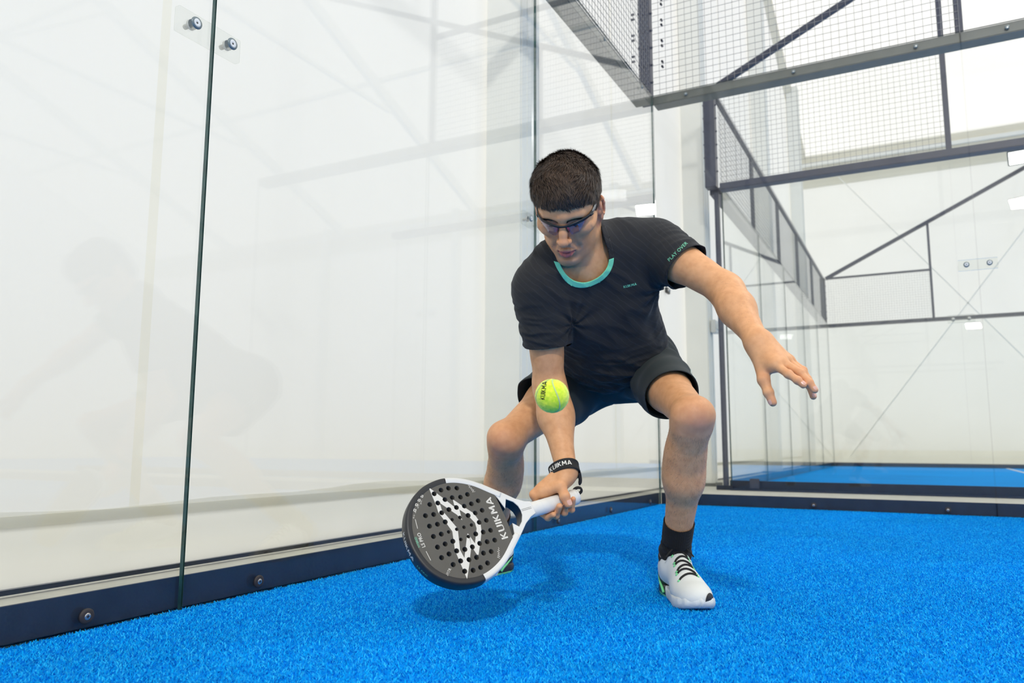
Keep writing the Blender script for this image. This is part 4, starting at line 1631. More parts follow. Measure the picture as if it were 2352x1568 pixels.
lo = np.array([0.33, -3.80, 0.0])
hi = np.array([1.50, -2.92, 1.16])
HB = 0.0042
Fg, o_ = fgrid(body, lo, hi, HB)
BV, BF = nets(Fg, o_, HB)
del Fg
inh = np.linalg.norm((BV - hd(0, 0.03, 0.0)), axis=1) < 0.15
hl = ((BV - HT) @ HR) / HS
face = (np.abs(hl[:, 0]) < 0.10) & (hl[:, 1] > -0.05) & (hl[:, 2] > -0.115) & (hl[:, 2] < 0.09)
hands = (np.linalg.norm(BV - J['m1'], axis=1) < 0.11) | (np.linalg.norm(BV - rk(0.06, 0, 0), axis=1) < 0.085)
BV, BF = subdiv(BV, BF, face | hands)
BV = project(body, BV, 2)
hl = ((BV - HT) @ HR) / HS
face = (np.abs(hl[:, 0]) < 0.09) & (hl[:, 1] > 0.0) & (hl[:, 2] > -0.112) & (hl[:, 2] < 0.075)
BV, BF = subdiv(BV, BF, face)
hl = ((BV - HT) @ HR) / HS
face = (np.abs(hl[:, 0]) < 0.095) & (hl[:, 1] > -0.04) & (hl[:, 2] > -0.115) & (hl[:, 2] < 0.08)
BV = project(body, BV, 3, face)

# skin with its own local colour: lips, knees, finger joints, stubble
hl = ((BV - HT) @ HR) / HS
tint = np.zeros((len(BV), 4))
tint[:, 3] = 1


def blob(c, r):
    d = np.linalg.norm(BV - c, axis=1) / r
    return np.clip(1 - d, 0, 1) ** 1.5


red = 0.55 * blob(J['Lknee'] + unit(J['Lknee'] - J['Lhip']) * 0.05, 0.10) + 0.55 * blob(J['Rknee'] + unit(J['Rknee'] - J['Rhip']) * 0.05, 0.10)
for c in 'imrl':
    for i in (1, 2, 3):
        red += 0.35 * blob(J[c + str(i)], 0.022)
red += 0.5 * blob(J['t3'], 0.035) + 0.3 * blob(J['t1'], 0.04)
for ch in RH.values():
    for q in ch:
        red += 0.30 * blob(q, 0.026)
ear = (np.abs(hl[:, 0]) > 0.070) & (np.abs(hl[:, 2]) < 0.045) & (hl[:, 1] < 0.015)
red += ear * 0.55
red += 0.35 * blob(hd(0, 0.118, -0.016), 0.03) + 0.25 * blob(hd(0.045, 0.07, -0.01), 0.035) + 0.25 * blob(hd(-0.045, 0.07, -0.01), 0.035)
red += 0.22 * np.clip(1.3 - np.linalg.norm(BV - hd(0, 0.08, -0.02), axis=1) / 0.09, 0, 1)
tint[:, 0] = np.clip(red, 0, 1)
lx, ly, lz = hl.T
zu = -0.0465 - 0.0095 * np.clip(np.abs(lx) / 0.0245, 0, 1) ** 1.3 - 0.0012 * np.exp(-(lx / 0.003) ** 2)
zl = -0.0725 + 0.0135 * np.clip(np.abs(lx) / 0.0235, 0, 1) ** 1.6
lips = np.clip((zu - lz) / 0.0012, 0, 1) * np.clip((lz - zl) / 0.0012, 0, 1) * (np.abs(lx) < 0.0245) * (ly > 0.08)
tint[:, 1] = lips
stub = np.clip((-0.030 - lz) / 0.02, 0, 1) * (ly > 0.02) * np.clip((ly - 0.02) / 0.04, 0, 1) * (lz > -0.125) * np.clip((0.06 - np.abs(lx)) / 0.02, 0, 1)
stub = np.clip(stub + np.exp(-((lz + 0.040) / 0.007) ** 2) * (np.abs(lx) < 0.026) * (ly > 0.085), 0, 1) * (1 - lips)
tint[:, 2] = stub * 0.8


def m_skin():
    k = NT('skin')
    at = k.add('ShaderNodeAttribute', _attribute_name='tint')
    sp = k.add('ShaderNodeSeparateColor')
    k.link(at.outputs['Color'], sp.inputs[0])
    geo = k.add('ShaderNodeNewGeometry')
    nz = k.add('ShaderNodeTexNoise', Scale=55.0, Detail=4.0)
    k.link(geo.outputs['Position'], nz.inputs['Vector'])
    rp = k.add('ShaderNodeValToRGB')
    rp.color_ramp.elements[0].position, rp.color_ramp.elements[1].position = 0.3, 0.7
    rp.color_ramp.elements[0].color = (0.68, 0.33, 0.15, 1)
    rp.color_ramp.elements[1].color = (0.80, 0.42, 0.205, 1)
    k.link(nz.outputs['Fac'], rp.inputs['Fac'])
    prev = rp.outputs['Color']
    for ch, col, amt in ((0, (0.66, 0.24, 0.17, 1), 0.75), (2, (0.30, 0.20, 0.16, 1), 0.45), (1, (0.56, 0.15, 0.13, 1), 1.0)):
        mm = k.add('ShaderNodeMath', _operation='MULTIPLY')
        mm.inputs[1].default_value = amt
        k.link(sp.outputs[ch], mm.inputs[0])
        mx = k.add('ShaderNodeMix', _data_type='RGBA')
        mx.inputs[7].default_value = col
        k.link(mm.outputs[0], mx.inputs[0])
        k.link(prev, mx.inputs[6])
        prev = mx.outputs[2]
    # moles
    vo = k.add('ShaderNodeTexVoronoi', Scale=26.0)
    k.link(geo.outputs['Position'], vo.inputs['Vector'])
    lt = k.add('ShaderNodeMath', _operation='LESS_THAN')
    lt.inputs[1].default_value = 0.045
    k.link(vo.outputs['Distance'], lt.inputs[0])
    s2 = k.add('ShaderNodeSeparateColor')
    k.link(vo.outputs['Color'], s2.inputs[0])
    g2 = k.add('ShaderNodeMath', _operation='GREATER_THAN')
    g2.inputs[1].default_value = 0.8
    k.link(s2.outputs[0], g2.inputs[0])
    ml = k.add('ShaderNodeMath', _operation='MULTIPLY')
    k.link(lt.outputs[0], ml.inputs[0])
    k.link(g2.outputs[0], ml.inputs[1])
    m3 = k.add('ShaderNodeMath', _operation='MULTIPLY')
    m3.inputs[1].default_value = 0.7
    k.link(ml.outputs[0], m3.inputs[0])
    mx = k.add('ShaderNodeMix', _data_type='RGBA')
    mx.inputs[7].default_value = (0.12, 0.05, 0.03, 1)
    k.link(m3.outputs[0], mx.inputs[0])
    k.link(prev, mx.inputs[6])
    k.link(mx.outputs[2], k.p.inputs['Base Color'])
    k.p.inputs['Roughness'].default_value = 0.52
    k.p.inputs['Specular IOR Level'].default_value = 0.4
    k.p.inputs['Subsurface Weight'].default_value = 0.12
    k.p.inputs['Subsurface Radius'].default_value = (0.012, 0.005, 0.003)
    k.p.inputs['Subsurface Scale'].default_value = 0.6
    n2 = k.add('ShaderNodeTexNoise', Scale=420.0, Detail=3.0)
    k.link(geo.outputs['Position'], n2.inputs['Vector'])
    bp = k.add('ShaderNodeBump', Strength=0.12, Distance=0.0012)
    k.link(n2.outputs['Fac'], bp.inputs['Height'])
    k.link(bp.outputs['Normal'], k.p.inputs['Normal'])
    return k.m


M['skin'] = m_skin()
M['nail'] = mat('finger_nail', srgb(226, 176, 158), 0.3)
# ------------------------------------------------------------------ clothing
def m_cloth(name, col, rough=0.85, waves_=False, weave=900):
    k = NT(name)
    geo = k.add('ShaderNodeNewGeometry')
    k.p.inputs['Roughness'].default_value = rough
    k.p.inputs['Specular IOR Level'].default_value = 0.25
    k.p.inputs['Sheen Weight'].default_value = 0.08
    k.p.inputs['Sheen Roughness'].default_value = 0.5
    nz = k.add('ShaderNodeTexNoise', Scale=14.0, Detail=4.0)
    k.link(geo.outputs['Position'], nz.inputs['Vector'])
    rp = k.add('ShaderNodeValToRGB')
    rp.color_ramp.elements[0].position, rp.color_ramp.elements[1].position = 0.35, 0.7
    rp.color_ramp.elements[0].color = (col[0] * 0.85, col[1] * 0.85, col[2] * 0.85, 1)
    rp.color_ramp.elements[1].color = col
    k.link(nz.outputs['Fac'], rp.inputs['Fac'])
    prev = rp.outputs['Color']
    if waves_:
        wv = k.add('ShaderNodeTexWave', Scale=22.0, Distortion=6.0, Detail=2.0)
        wv.inputs['Detail Scale'].default_value = 0.6
        mp = k.add('ShaderNodeMapping')
        mp.inputs['Rotation'].default_value = (0.4, 0.7, 0.3)
        k.link(geo.outputs['Position'], mp.inputs['Vector'])
        k.link(mp.outputs[0], wv.inputs['Vector'])
        r2 = k.add('ShaderNodeValToRGB')
        r2.color_ramp.elements[0].position, r2.color_ramp.elements[1].position = 0.90, 0.99
        k.link(wv.outputs['Fac'], r2.inputs['Fac'])
        mx = k.add('ShaderNodeMix', _data_type='RGBA')
        mx.inputs[7].default_value = (col[0] * 1.22, col[1] * 1.22, col[2] * 1.22, 1)
        k.link(r2.outputs['Color'], mx.inputs[0])
        k.link(prev, mx.inputs[6])
        prev = mx.outputs[2]
    k.link(prev, k.p.inputs['Base Color'])
    n2 = k.add('ShaderNodeTexNoise', Scale=float(weave), Detail=2.0)
    k.link(geo.outputs['Position'], n2.inputs['Vector'])
    bp = k.add('ShaderNodeBump', Strength=0.25, Distance=0.0006)
    k.link(n2.outputs['Fac'], bp.inputs['Height'])
    k.link(bp.outputs['Normal'], k.p.inputs['Normal'])
    return k.m


M['shirt'] = m_cloth('black_jersey', (0.026, 0.0265, 0.0285, 1), waves_=True)
M['shorts'] = m_cloth('dark_slate_shorts', (0.028, 0.038, 0.040, 1), 0.75)
M['mint'] = m_cloth('mint_collar', (0.22, 0.80, 0.50, 1))
M['sock'] = m_cloth('black_sock', (0.012, 0.012, 0.013, 1), 0.95, weave=500)
uSP = unit(SP)


def solid(o, t=0.0016):
    md = o.modifiers.new('thickness', 'SOLIDIFY')
    md.thickness = t
    md.offset = -1
    return o


# shirt --------------------------------------------------------------
sh = torso(0.007, 0.055)
sh.append(ell(belly + PFRONT * 0.012 + SP * 0.10, PF, (0.150, 0.118, 0.17), 0.06))
sh.append(ell(belly + PFRONT * 0.025 - SP * 0.06, PF, (0.150, 0.112, 0.12), 0.06))
for a, b, t1 in (('Lsh', 'Lel', 0.46), ('Rsh', 'Rel', 0.58)):
    sh += upper_arm(a, b, 0.007, t1, 0.006)
    ax = J[b] - J[a]
    sh.append(cap(J[a] + ax * 0.25, J[a] + ax * (t1 + 0.2), 0.050, 0.0525 if a == 'Lsh' else 0.0495, 0.03))
sh.append(cap(J['neck'] - uSP * 0.03, J['neck'] + uSP * 0.05, 0.066, 0.064, 0.04))
lo2 = np.array([0.55, -3.82, 0.50])
hi2 = np.array([1.30, -2.90, 1.06])
Fg, o_ = fgrid(sh, lo2, hi2, 0.0042)
SV, SF = nets(Fg, o_, 0.0042)
N_ = normals(SV, SF)
disp = np.zeros(len(SV))
armL, armR = unit(J['Lel'] - J['Lsh']), unit(J['Rel'] - J['Rsh'])
tL, tR = (SV - J['Lsh']) @ armL, (SV - J['Rsh']) @ armR
lat_ = (SV - chest) @ TF[:, 0]
wl_ = np.clip((lat_ - 0.11) / 0.06, 0, 1)
wr_ = np.clip((-lat_ - 0.12) / 0.06, 0, 1)


def fold(P, dirs, seed, sharp=1.0):
    """irregular long folds: noise stretched along a direction; dirs = [(axis, frequency)]"""
    Q = np.stack([P @ unit(np.asarray(d, float)) * f for d, f in dirs], 1)
    v = nz3(Q, 1.0, seed, 2)
    return 1 - np.minimum(1, np.abs(v) * 2.2) ** sharp


aL = unit(np.cross(armL, FRONT))
aR = unit(np.cross(armR, FRONT))
disp += wl_ * (0.0052 * fold(SV, [(armL + 0.5 * FRONT, 190), (FRONT, 34), (aL, 45)], 3) - 0.001) * np.clip(tL / 0.04, 0.3, 1)
disp += wr_ * (0.0048 * fold(SV, [(armR - 0.3 * FRONT, 180), (FRONT, 40), (aR, 40)], 8) - 0.001) * np.clip(tR / 0.05, 0.25, 1)
sl_ = (SV - J['pel']) @ uSP
low = np.clip((0.30 - sl_) / 0.16, 0, 1) * (1 - wr_) * (1 - wl_)
mid_w = (1 - wr_) * (1 - wl_)
disp += low * (0.0080 * fold(SV, [(uSP + 0.35 * TF[:, 0], 130), (TF[:, 0], 36), (FRONT, 40)], 11) - 0.002)
disp += mid_w * (0.0042 * fold(SV, [(TF[:, 0] + 0.6 * uSP, 100), (uSP, 26), (FRONT, 30)], 17) - 0.0015)
disp += 0.0014 * nz3(SV, 30, 5)
# puckers radiating from the armpits
for ap in (J['Lsh'] - TF[:, 0] * 0.035 - uSP * 0.075 + FRONT * 0.03, J['Rsh'] + TF[:, 0] * 0.035 - uSP * 0.075 + FRONT * 0.03):
    r_ = SV - ap
    rr_ = np.linalg.norm(r_, axis=1)
    an_ = np.arctan2(r_ @ uSP, r_ @ TF[:, 0])
    disp += 0.0045 * np.exp(-(rr_ / 0.10) ** 2) * np.clip(rr_ / 0.03, 0, 1) * np.sin(an_ * 9 + 3 * nz3(SV, 14, 4))
SV = SV + N_ * disp[:, None]
# cuffs, hem and neckline
cL = 0.46 * np.linalg.norm(J['Lel'] - J['Lsh']) - tL + 0.10 * ((SV - J['Lsh']) @ unit(np.array([0, 0, 1.0]) - armL * armL[2]))
cR = 0.58 * np.linalg.norm(J['Rel'] - J['Rsh']) - tR - 0.05 * ((SV - J['Rsh']) @ FRONT)
f_t = feval(torso(0.007, 0.055), SV)
f_l = feval(upper_arm('Lsh', 'Lel', 0.014, 1.0, 0.010), SV)
f_r = feval(upper_arm('Rsh', 'Rel', 0.014, 1.0, 0.010), SV)
cL[(lat_ < 0.05) | (f_t < f_l)] = 0.1
cR[(lat_ > -0.02) | (f_t < f_r)] = 0.1
hem = sl_ - 0.085 + 0.10 * ((SV - J['pel']) @ PFRONT)
SV, SF = clip(SV, SF, np.minimum(np.minimum(cL, cR), hem))
# neck opening: an ellipse tube around the neck, dipping to a round V in front
NC = J['neck'] + FRONT * 0.034 + uSP * 0.036 - TF[:, 0] * 0.006
NDIR = unit(hd(0, -0.01, -0.02) - NC)


def neck_val(P):
    q = P - NC
    q = q - np.maximum(q @ NDIR, 0)[:, None] * NDIR
    x = q @ TF[:, 0]
    d = np.sqrt(np.maximum((q * q).sum(1) - x * x, 0))
    r = (np.abs(x / 0.066) ** 2.2 + (d / 0.066) ** 2.2) ** (1 / 2.2)
    return (r - 1.0) * 0.067


nv = neck_val(SV)
collar_V, collar_F = clip(SV, SF, np.minimum(nv, 0.0112 - nv))
SV2, SF2 = clip(SV, SF, nv - 0.0005)
shirt = solid(plink('shirt', SV2, SF2, M['shirt']))
shirt['label'] = 'black short sleeved sports shirt with mint neckline'
cn = normals(collar_V, collar_F)
fcol = ((collar_V - NC) @ FRONT)
for nm, sg, m in (('neck_band', 1, 'mint'), ('back_neck_band', -1, 'shirt')):
    cv, cf = clip(collar_V + cn * 0.0014, collar_F, sg * (-((collar_V - NC) @ uSP) - 0.35 * ((collar_V - NC) @ TF[:, 0]) + 0.004))
    solid(plink(nm, cv, cf, M[m], shirt), 0.003).parent = shirt
shirt_bvh = BVHTree.FromPolygons([tuple(v) for v in SV2], [tuple(f) for f in SF2])

# shorts -------------------------------------------------------------
so = [ell(J['pel'] + SP * 0.05, PF, (0.172, 0.124, 0.105), 0.05), ell(J['pel'] - SP * 0.04 - PFRONT * 0.045, PF, (0.158, 0.118, 0.105), 0.05),
      ell(J['pel'] + SP * 0.15, PF, (0.150, 0.116, 0.07), 0.05)]
for h_, k_, r0, r1 in (('Lhip', 'Lknee', 0.090, 0.066), ('Rhip', 'Rknee', 0.108, 0.096)):
    th_ = J[k_] - J[h_]
    fw_ = unit(J[k_] - (J[h_] + J['Lank' if h_ == 'Lhip' else 'Rank']) / 2)
    so.append(cap(J[h_], J[h_] + th_ * 0.80, r0, r1, 0.04))
    so.append(cap(J[h_] + th_ * 0.3 - fw_ * 0.02 - np.array([0, 0, 0.012]), J[h_] + th_ * 0.80 - fw_ * 0.015 - np.array([0, 0, 0.012]), 0.066 if h_ == 'Lhip' else 0.08, 0.050 if h_ == 'Lhip' else 0.080, 0.02))
lo3 = np.array([0.45, -3.62, 0.34])
hi3 = np.array([1.25, -2.88, 0.86])
Fg, o_ = fgrid(so, lo3, hi3, 0.0045)
KV, KF = nets(Fg, o_, 0.0045)
N_ = normals(KV, KF)
tl = (KV - J['Lhip']) @ unit(J['Lknee'] - J['Lhip'])
tr_ = (KV - J['Rhip']) @ unit(J['Rknee'] - J['Rhip'])
lx_ = (KV - J['pel']) @ unit(XH)
nC = nz3(KV, 13, 21)
d_ = 0.0030 * nz3(KV, 24, 31)
d_ += 0.0040 * np.sin(np.where(lx_ > 0, tl, tr_) * 95 + 3.5 * nC + lx_ * 18) * np.clip(1.25 - np.abs(np.where(lx_ > 0, tl, tr_)) / 0.22, 0.15, 1)
d_ += 0.004 * np.exp(-((((KV - J['pel']) @ uSP) - 0.12) / 0.02) ** 2)
KV = KV + N_ * d_[:, None]
up_ = np.array([0, 0, 1.0])
aL_, aR_ = unit(J['Lknee'] - J['Lhip']), unit(J['Rknee'] - J['Rhip'])
hl_ = 0.575 * 0.434 - tl + 0.30 * ((KV - J['Lhip']) @ up_ - tl * aL_[2])
hr_ = 0.55 * 0.429 - tr_ + 0.12 * ((KV - J['Rhip']) @ up_ - tr_ * aR_[2])
hv = np.where(lx_ > 0, hl_, hr_)
wa = 0.175 - ((KV - J['pel']) @ uSP)
wa[feval(so[3:], KV) < feval(so[:3], KV)] = 0.1
KV2, KF2 = clip(KV, KF, np.minimum(hv, wa))
shorts = solid(plink('shorts', KV2, KF2, M['shorts']), 0.0022)
shorts['label'] = 'dark slate sports shorts with pale side piping'
shorts_bvh = BVHTree.FromPolygons([tuple(v) for v in KV2], [tuple(f) for f in KF2])
hvx = np.where(((KV2 - J['pel']) @ unit(XH)) > 0, 1, -1)


# the body continues inside the clothes, a little smaller than they are
def tuck(V, prims, cover, margin):
    idx = np.nonzero(cover)[0]
    P = V[idx]
    for _ in range(2):
        f = feval(prims, P)
        e = 1e-3
        g = np.stack([feval(prims, P + np.eye(3)[i] * e) - feval(prims, P - np.eye(3)[i] * e) for i in range(3)], 1) / (2 * e)
        g /= np.linalg.norm(g, axis=1)[:, None] + 1e-6
        P = P - g * (np.clip(f + margin, 0, 0.03) * np.clip((0.035 - f) / 0.012, 0, 1))[:, None]
    V[idx] = P
    return V


tl_, tr2, lt_, sb_ = (BV - J['Lsh']) @ armL, (BV - J['Rsh']) @ armR, (BV - chest) @ TF[:, 0], (BV - J['pel']) @ uSP
g_t, g_l, g_r = feval(torso(0.007, 0.055), BV), feval(upper_arm('Lsh', 'Lel', 0.014, 1.0, 0.010), BV), feval(upper_arm('Rsh', 'Rel', 0.014, 1.0, 0.010), BV)
cl2 = np.where((lt_ < 0.05) | (g_t < g_l), 0.1, 0.46 * np.linalg.norm(J['Lel'] - J['Lsh']) - tl_)
cr2 = np.where((lt_ > -0.02) | (g_t < g_r), 0.1, 0.58 * np.linalg.norm(J['Rel'] - J['Rsh']) - tr2)
hem2 = sb_ - 0.085 + 0.10 * ((BV - J['pel']) @ PFRONT)
legs_ = feval(leg_prims('Lhip', 'Lknee', 'Lank', 1) + leg_prims('Rhip', 'Rknee', 'Rank', -1), BV) < feval(torso(0.0), BV) - 0.005
cov = ~legs_ & (np.minimum(np.minimum(cl2, cr2), np.minimum(hem2, neck_val(BV) * 1.0)) > 0.006)
hq = ((BV - HT) @ HR) / HS
nohand = (np.linalg.norm(BV - J['Rwr'], axis=1) > 0.15) & (np.linalg.norm(BV - J['Rel'], axis=1) > 0.11) & ~((hq[:, 2] > -0.125) & (np.linalg.norm(hq, axis=1) < 0.19))
BV = tuck(BV, sh, cov & nohand, 0.009)
lx2 = (BV - J['pel']) @ unit(XH)
tlb = (BV - J['Lhip']) @ aL_
ct = np.where(lx2 > 0, 0.575 * 0.434 - tlb + 0.30 * ((BV - J['Lhip']) @ up_ - tlb * aL_[2]), 0.53 * 0.429 - (BV - J['Rhip']) @ unit(J['Rknee'] - J['Rhip']))
cov2 = (ct > 0.004) & ((sb_ < 0.17) | (feval(so[3:], BV) < feval(so[:3], BV))) & (BV[:, 2] > 0.36) & (BV[:, 1] > -3.55) & nohand
BV = tuck(BV, so, cov2, 0.013)
bo = plink('body', BV, BF, M['skin'])
ca = bo.data.attributes.new('tint', 'FLOAT_COLOR', 'POINT')
ca.data.foreach_set('color', tint.astype(np.float32).ravel())


def on_person(o):
    o.data.transform(Matrix.Translation(-Vector(PL0)))
    return o


def lettering(name, txt, size, o, rot, m, parent, bvh, bold=0.012, spacing=1.08, width=None, sub=1, lift=0.0011, skew=0.0):
    V2, F2 = brand_geo() if txt == 'KUIKMA' else text_geo(txt, size, bold, spacing)
    if width:
        V2 = V2 * (width / (V2[:, 0].max() - V2[:, 0].min()))
    V2 = V2 + np.c_[V2[:, 1] * skew, np.zeros(len(V2))]
    c, s_ = math.cos(math.radians(rot)), math.sin(math.radians(rot))
    d = unit(np.asarray(o) - CAM)
    ex0 = unit(np.cross(d, [0, 0, 1.0]))
    ey0 = np.cross(ex0, d)
    return on_person(decal(name, V2, F2, o, ex0 * c + ey0 * s_, ey0 * c - ex0 * s_, m, parent, bvh, lift, d, 0.2, sub))


lettering('chest_lettering', 'KUIKMA', 0.012, (1.0155, -3.5634, 0.7978), 12, M['print_mint'], shirt, shirt_bvh, width=0.034)
lettering('sleeve_lettering', 'PLAY OVER', 0.012, (1.1180, -3.4909, 0.8884), 43, M['print_mint'], shirt, shirt_bvh, width=0.062, bold=0.006)
lettering('shorts_lettering', 'KUIKMA', 0.010, (0.6680, -3.4029, 0.5664), -18, M['print_mint'], shorts, shorts_bvh, width=0.028)
# pale piping up the outer side of each leg
for sgn, hp, kn, tt in ((1, 'Lhip', 'Lknee', (0.40, 0.585)), (-1, 'Rhip', 'Rknee', (0.36, 0.545))):
    pts = []
    ax = J[kn] - J[hp]
    out = unit(XH * sgn - unit(ax) * (XH * sgn @ unit(ax)))
    for t in np.linspace(tt[0], tt[1], 12):
        c = J[hp] + ax * t
        h = shorts_bvh.ray_cast(Vector(c + out * 0.25 + up_ * 0.02), Vector(-out), 0.4)
        if h[0]:
            pts.append(np.array(h[0]) + out * 0.0006)
    if len(pts) > 3:
        V, F = tube_np(pts, 0.0016, 6)
        plink('piping', V, F, mat('pale_piping', srgb(205, 222, 216), 0.6), shorts)

# socks --------------------------------------------------------------
for an, kn, (FR, FO) in (('Lank', 'Lknee', FTL), ('Rank', 'Rknee', FTR)):
    ax = J[kn] - J[an]
    L = np.linalg.norm(ax)
    pr = [cap(J[an] - ax * 0.1, J[an] + ax * 0.30, 0.0385, 0.0395, 0.02), cap(J[an] + ax * 0.115, J[an] + ax * 0.30, 0.0395, 0.0408, 0.004),
          cap(J[an], FO + FR[:, 1] * 0.17 + np.array([0, 0, 0.035]), 0.030, 0.022, 0.02), cap(J[an], FO + FR[:, 1] * 0.055 + np.array([0, 0, 0.05]), 0.037, 0.031, 0.02)]
    lo_ = np.min([p.lo for p in pr], 0)
    hi_ = np.max([p.hi for p in pr], 0)
    Fg, o_ = fgrid(pr, lo_, hi_, 0.003)
    V, F = nets(Fg, o_, 0.003)
    t = (V - J[an]) @ unit(ax)
    N_ = normals(V, F)
    fr_ = frame(ax, (1, 0, 0))
    ang = np.arctan2((V - J[an]) @ fr_[:, 1], (V - J[an]) @ fr_[:, 0])
    V = V + N_ * (0.0006 * np.sin(ang * 44) * (t > 0.02) + 0.0016 * np.sin(t * 260) * (t < 0.05) * (t > -0.02))[:, None]
    V, F = clip(V, F, 0.245 * L - t)
    s_o = solid(plink('sock', V, F, M['sock']), 0.002)
    s_o['label'] = 'black ribbed ankle sock'

# shoes --------------------------------------------------------------
M['shoe_white'] = mat('white_shoe_mesh', srgb(222, 226, 224), 0.6, bump=(650, 0.25, 0.0008))
M['shoe_sole'] = mat('white_rubber_sole', srgb(214, 220, 222), 0.55, bump=(160, 0.3, 0.002))
M['shoe_black'] = mat('black_shoe_panel', srgb(34, 35, 38), 0.5)
M['shoe_mint'] = mat('mint_sole', srgb(120, 220, 150), 0.5)
M['lace'] = mat('black_lace', srgb(22, 22, 22), 0.8, bump=(900, 0.3, 0.0004))


def build_shoe(FR, FO, side):
    def fp(x, y, z):
        return FR @ np.array([x, y, z]) + FO

    def e(c, r, k=0.02, neg=False):
        return ell(fp(*c), FR, r, k, neg)

    def c_(a, b, ra, rb, k=0.02, neg=False):
        return cap(fp(*a), fp(*b), ra, rb, k, neg)
    b = -0.006 * side
    up = [e((0, 0.050, 0.048), (0.037, 0.052, 0.056), 0.02), c_((0, 0.040, 0.078), (0, 0.075, 0.086), 0.0355, 0.037, 0.02),
          c_((0, 0.09, 0.072), (b * 0.5, 0.175, 0.050), 0.039, 0.036, 0.03), e((b, 0.212, 0.034), (0.048, 0.074, 0.034), 0.03),
          c_((0, 0.112, 0.106), (0, 0.165, 0.072), 0.022, 0.021, 0.025), e((b, 0.255, 0.028), (0.036, 0.034, 0.024), 0.02)]
    neg = [e((0, 0.048, 0.142), (0.036, 0.054, 0.046), 0.008, True)]
    pr = up + neg
    lo_ = np.min([p.lo for p in up], 0)
    hi_ = np.max([p.hi for p in up], 0)
    Fg, o_ = fgrid(pr, lo_, hi_, 0.0028)
    V, F = nets(Fg, o_, 0.0028)
    q = (V - FO) @ FR
    V, F = clip(V, F, q[:, 2] - 0.016)
    q = (V - FO) @ FR
    # black heel panel sweeping forward and down, seen from the sides
    heel = np.minimum(0.105 - q[:, 1] - 0.0 * q[:, 2], 0.066 - q[:, 2] - 0.30 * q[:, 1])
    Vw, Fw = clip(V, F, -heel)
    Vb, Fb = clip(V, F, heel)
    shoe = plink('shoe', Vw, Fw, M['shoe_white'])
    N_ = normals(Vb, Fb)
    plink('heel_panel', Vb + N_ * 0.0006, Fb, M['shoe_black'], shoe)
    # toe guard on the outer front
    q = (V - FO) @ FR
    tg = 1 - np.sqrt(((q[:, 0] + side * 0.030) / 0.016) ** 2 + ((q[:, 1] - 0.262) / 0.040) ** 2 + ((q[:, 2] - 0.026) / 0.020) ** 2)
    Vt, Ft = clip(V, F, tg * 0.02)
    if len(Ft):
        plink('toe_guard', Vt + normals(Vt, Ft) * 0.0012, Ft, M['shoe_black'], shoe)
    # sole: footprint with scalloped edge
    def foot_w(y):
        return np.interp(y, [0.0, 0.012, 0.04, 0.08, 0.12, 0.17, 0.215, 0.25, 0.275, 0.29], [0.0, 0.024, 0.0365, 0.0375, 0.036, 0.042, 0.0495, 0.046, 0.033, 0.0])
    ys = 0.145 - 0.1455 * np.cos(np.linspace(0, math.pi, 60))
    right = [(foot_w(y) + b * np.interp(y, [0, 0.15, 0.29], [0, 0.6, 1.2]), y) for y in ys]
    left = [(-foot_w(y) + b * np.interp(y, [0, 0.15, 0.29], [0, 0.6, 1.2]), y) for y in ys[::-1]]
    ol = np.array(right + left[1:-1])
    n = len(ol)
    cen = np.array([0, 0.145])
    lev = [(0.0, 0.975), (0.004, 1.01), (0.010, 1.045), (0.016, 1.05), (0.022, 1.035), (0.027, 1.0), (0.028, 0.90)]
    V, F = [], []
    for li, (z, sc) in enumerate(lev):
        for i, p in enumerate(ol):
            s2 = sc + (0.006 * math.sin(i * 1.55) if 0 < li < 5 else 0)
            tipup = 0.010 * max(0, (p[1] - 0.22) / 0.07) ** 1.6
            hz = z * (1.15 if p[1] < 0.1 else 1.0) + tipup * (1 if li < 6 else 1) + (0.0012 * math.sin(i * 1.55 + 2) if 1 < li < 5 else 0)
            v = cen + (p - cen) * s2
            V.append(fp(v[0], v[1], hz))
    for li in range(len(lev) - 1):
        for i in range(n):
            k = (i + 1) % n
            F += [(li * n + i, li * n + k, (li + 1) * n + k), (li * n + i, (li + 1) * n + k, (li + 1) * n + i)]
    V.append(fp(0, 0.145, 0.0))
    V.append(fp(0, 0.145, 0.031))
    for i in range(n):
        k = (i + 1) % n
        F += [(len(V) - 2, k, i), (len(V) - 1, (len(lev) - 1) * n + i, (len(lev) - 1) * n + k)]
    V, F = np.array(V), np.array(F)
    q = (V - FO) @ FR
    val = q[:, 1] - 0.105 - 0.5 * (0.02 - q[:, 2])
    a, c2 = clip(V, F, val)
    plink('forefoot_sole', a, c2, M['shoe_sole'], shoe)
    a, c2 = clip(V, F, -val)
    q2 = (a - FO) @ FR
    x1, f1 = clip(a, c2, q2[:, 2] - 0.008)
    plink('heel_sole', x1, f1, M['shoe_black'], shoe)
    x2, f2 = clip(a, c2, 0.0081 - q2[:, 2])
    plink('heel_outsole', x2, f2, M['shoe_mint'], shoe)
    # mint flash across the heel
    for sx in (-1, 1):
        pts = [fp(sx * np.interp(y, [0.03, 0.06, 0.1], [0.035, 0.0395, 0.0385]), y, z) for y, z in ((0.030, 0.052), (0.045, 0.043), (0.065, 0.034), (0.085, 0.024), (0.098, 0.014))]
        Vv, Ff = tube_np(pts, [0.002, 0.003, 0.0032, 0.004, 0.004], 6)
        plink('heel_flash', Vv, Ff, M['shoe_mint'], shoe)
    # laces crossing the tongue
    bv = BVHTree.FromPolygons([tuple(v) for v in Vw], [tuple(f) for f in Fw])

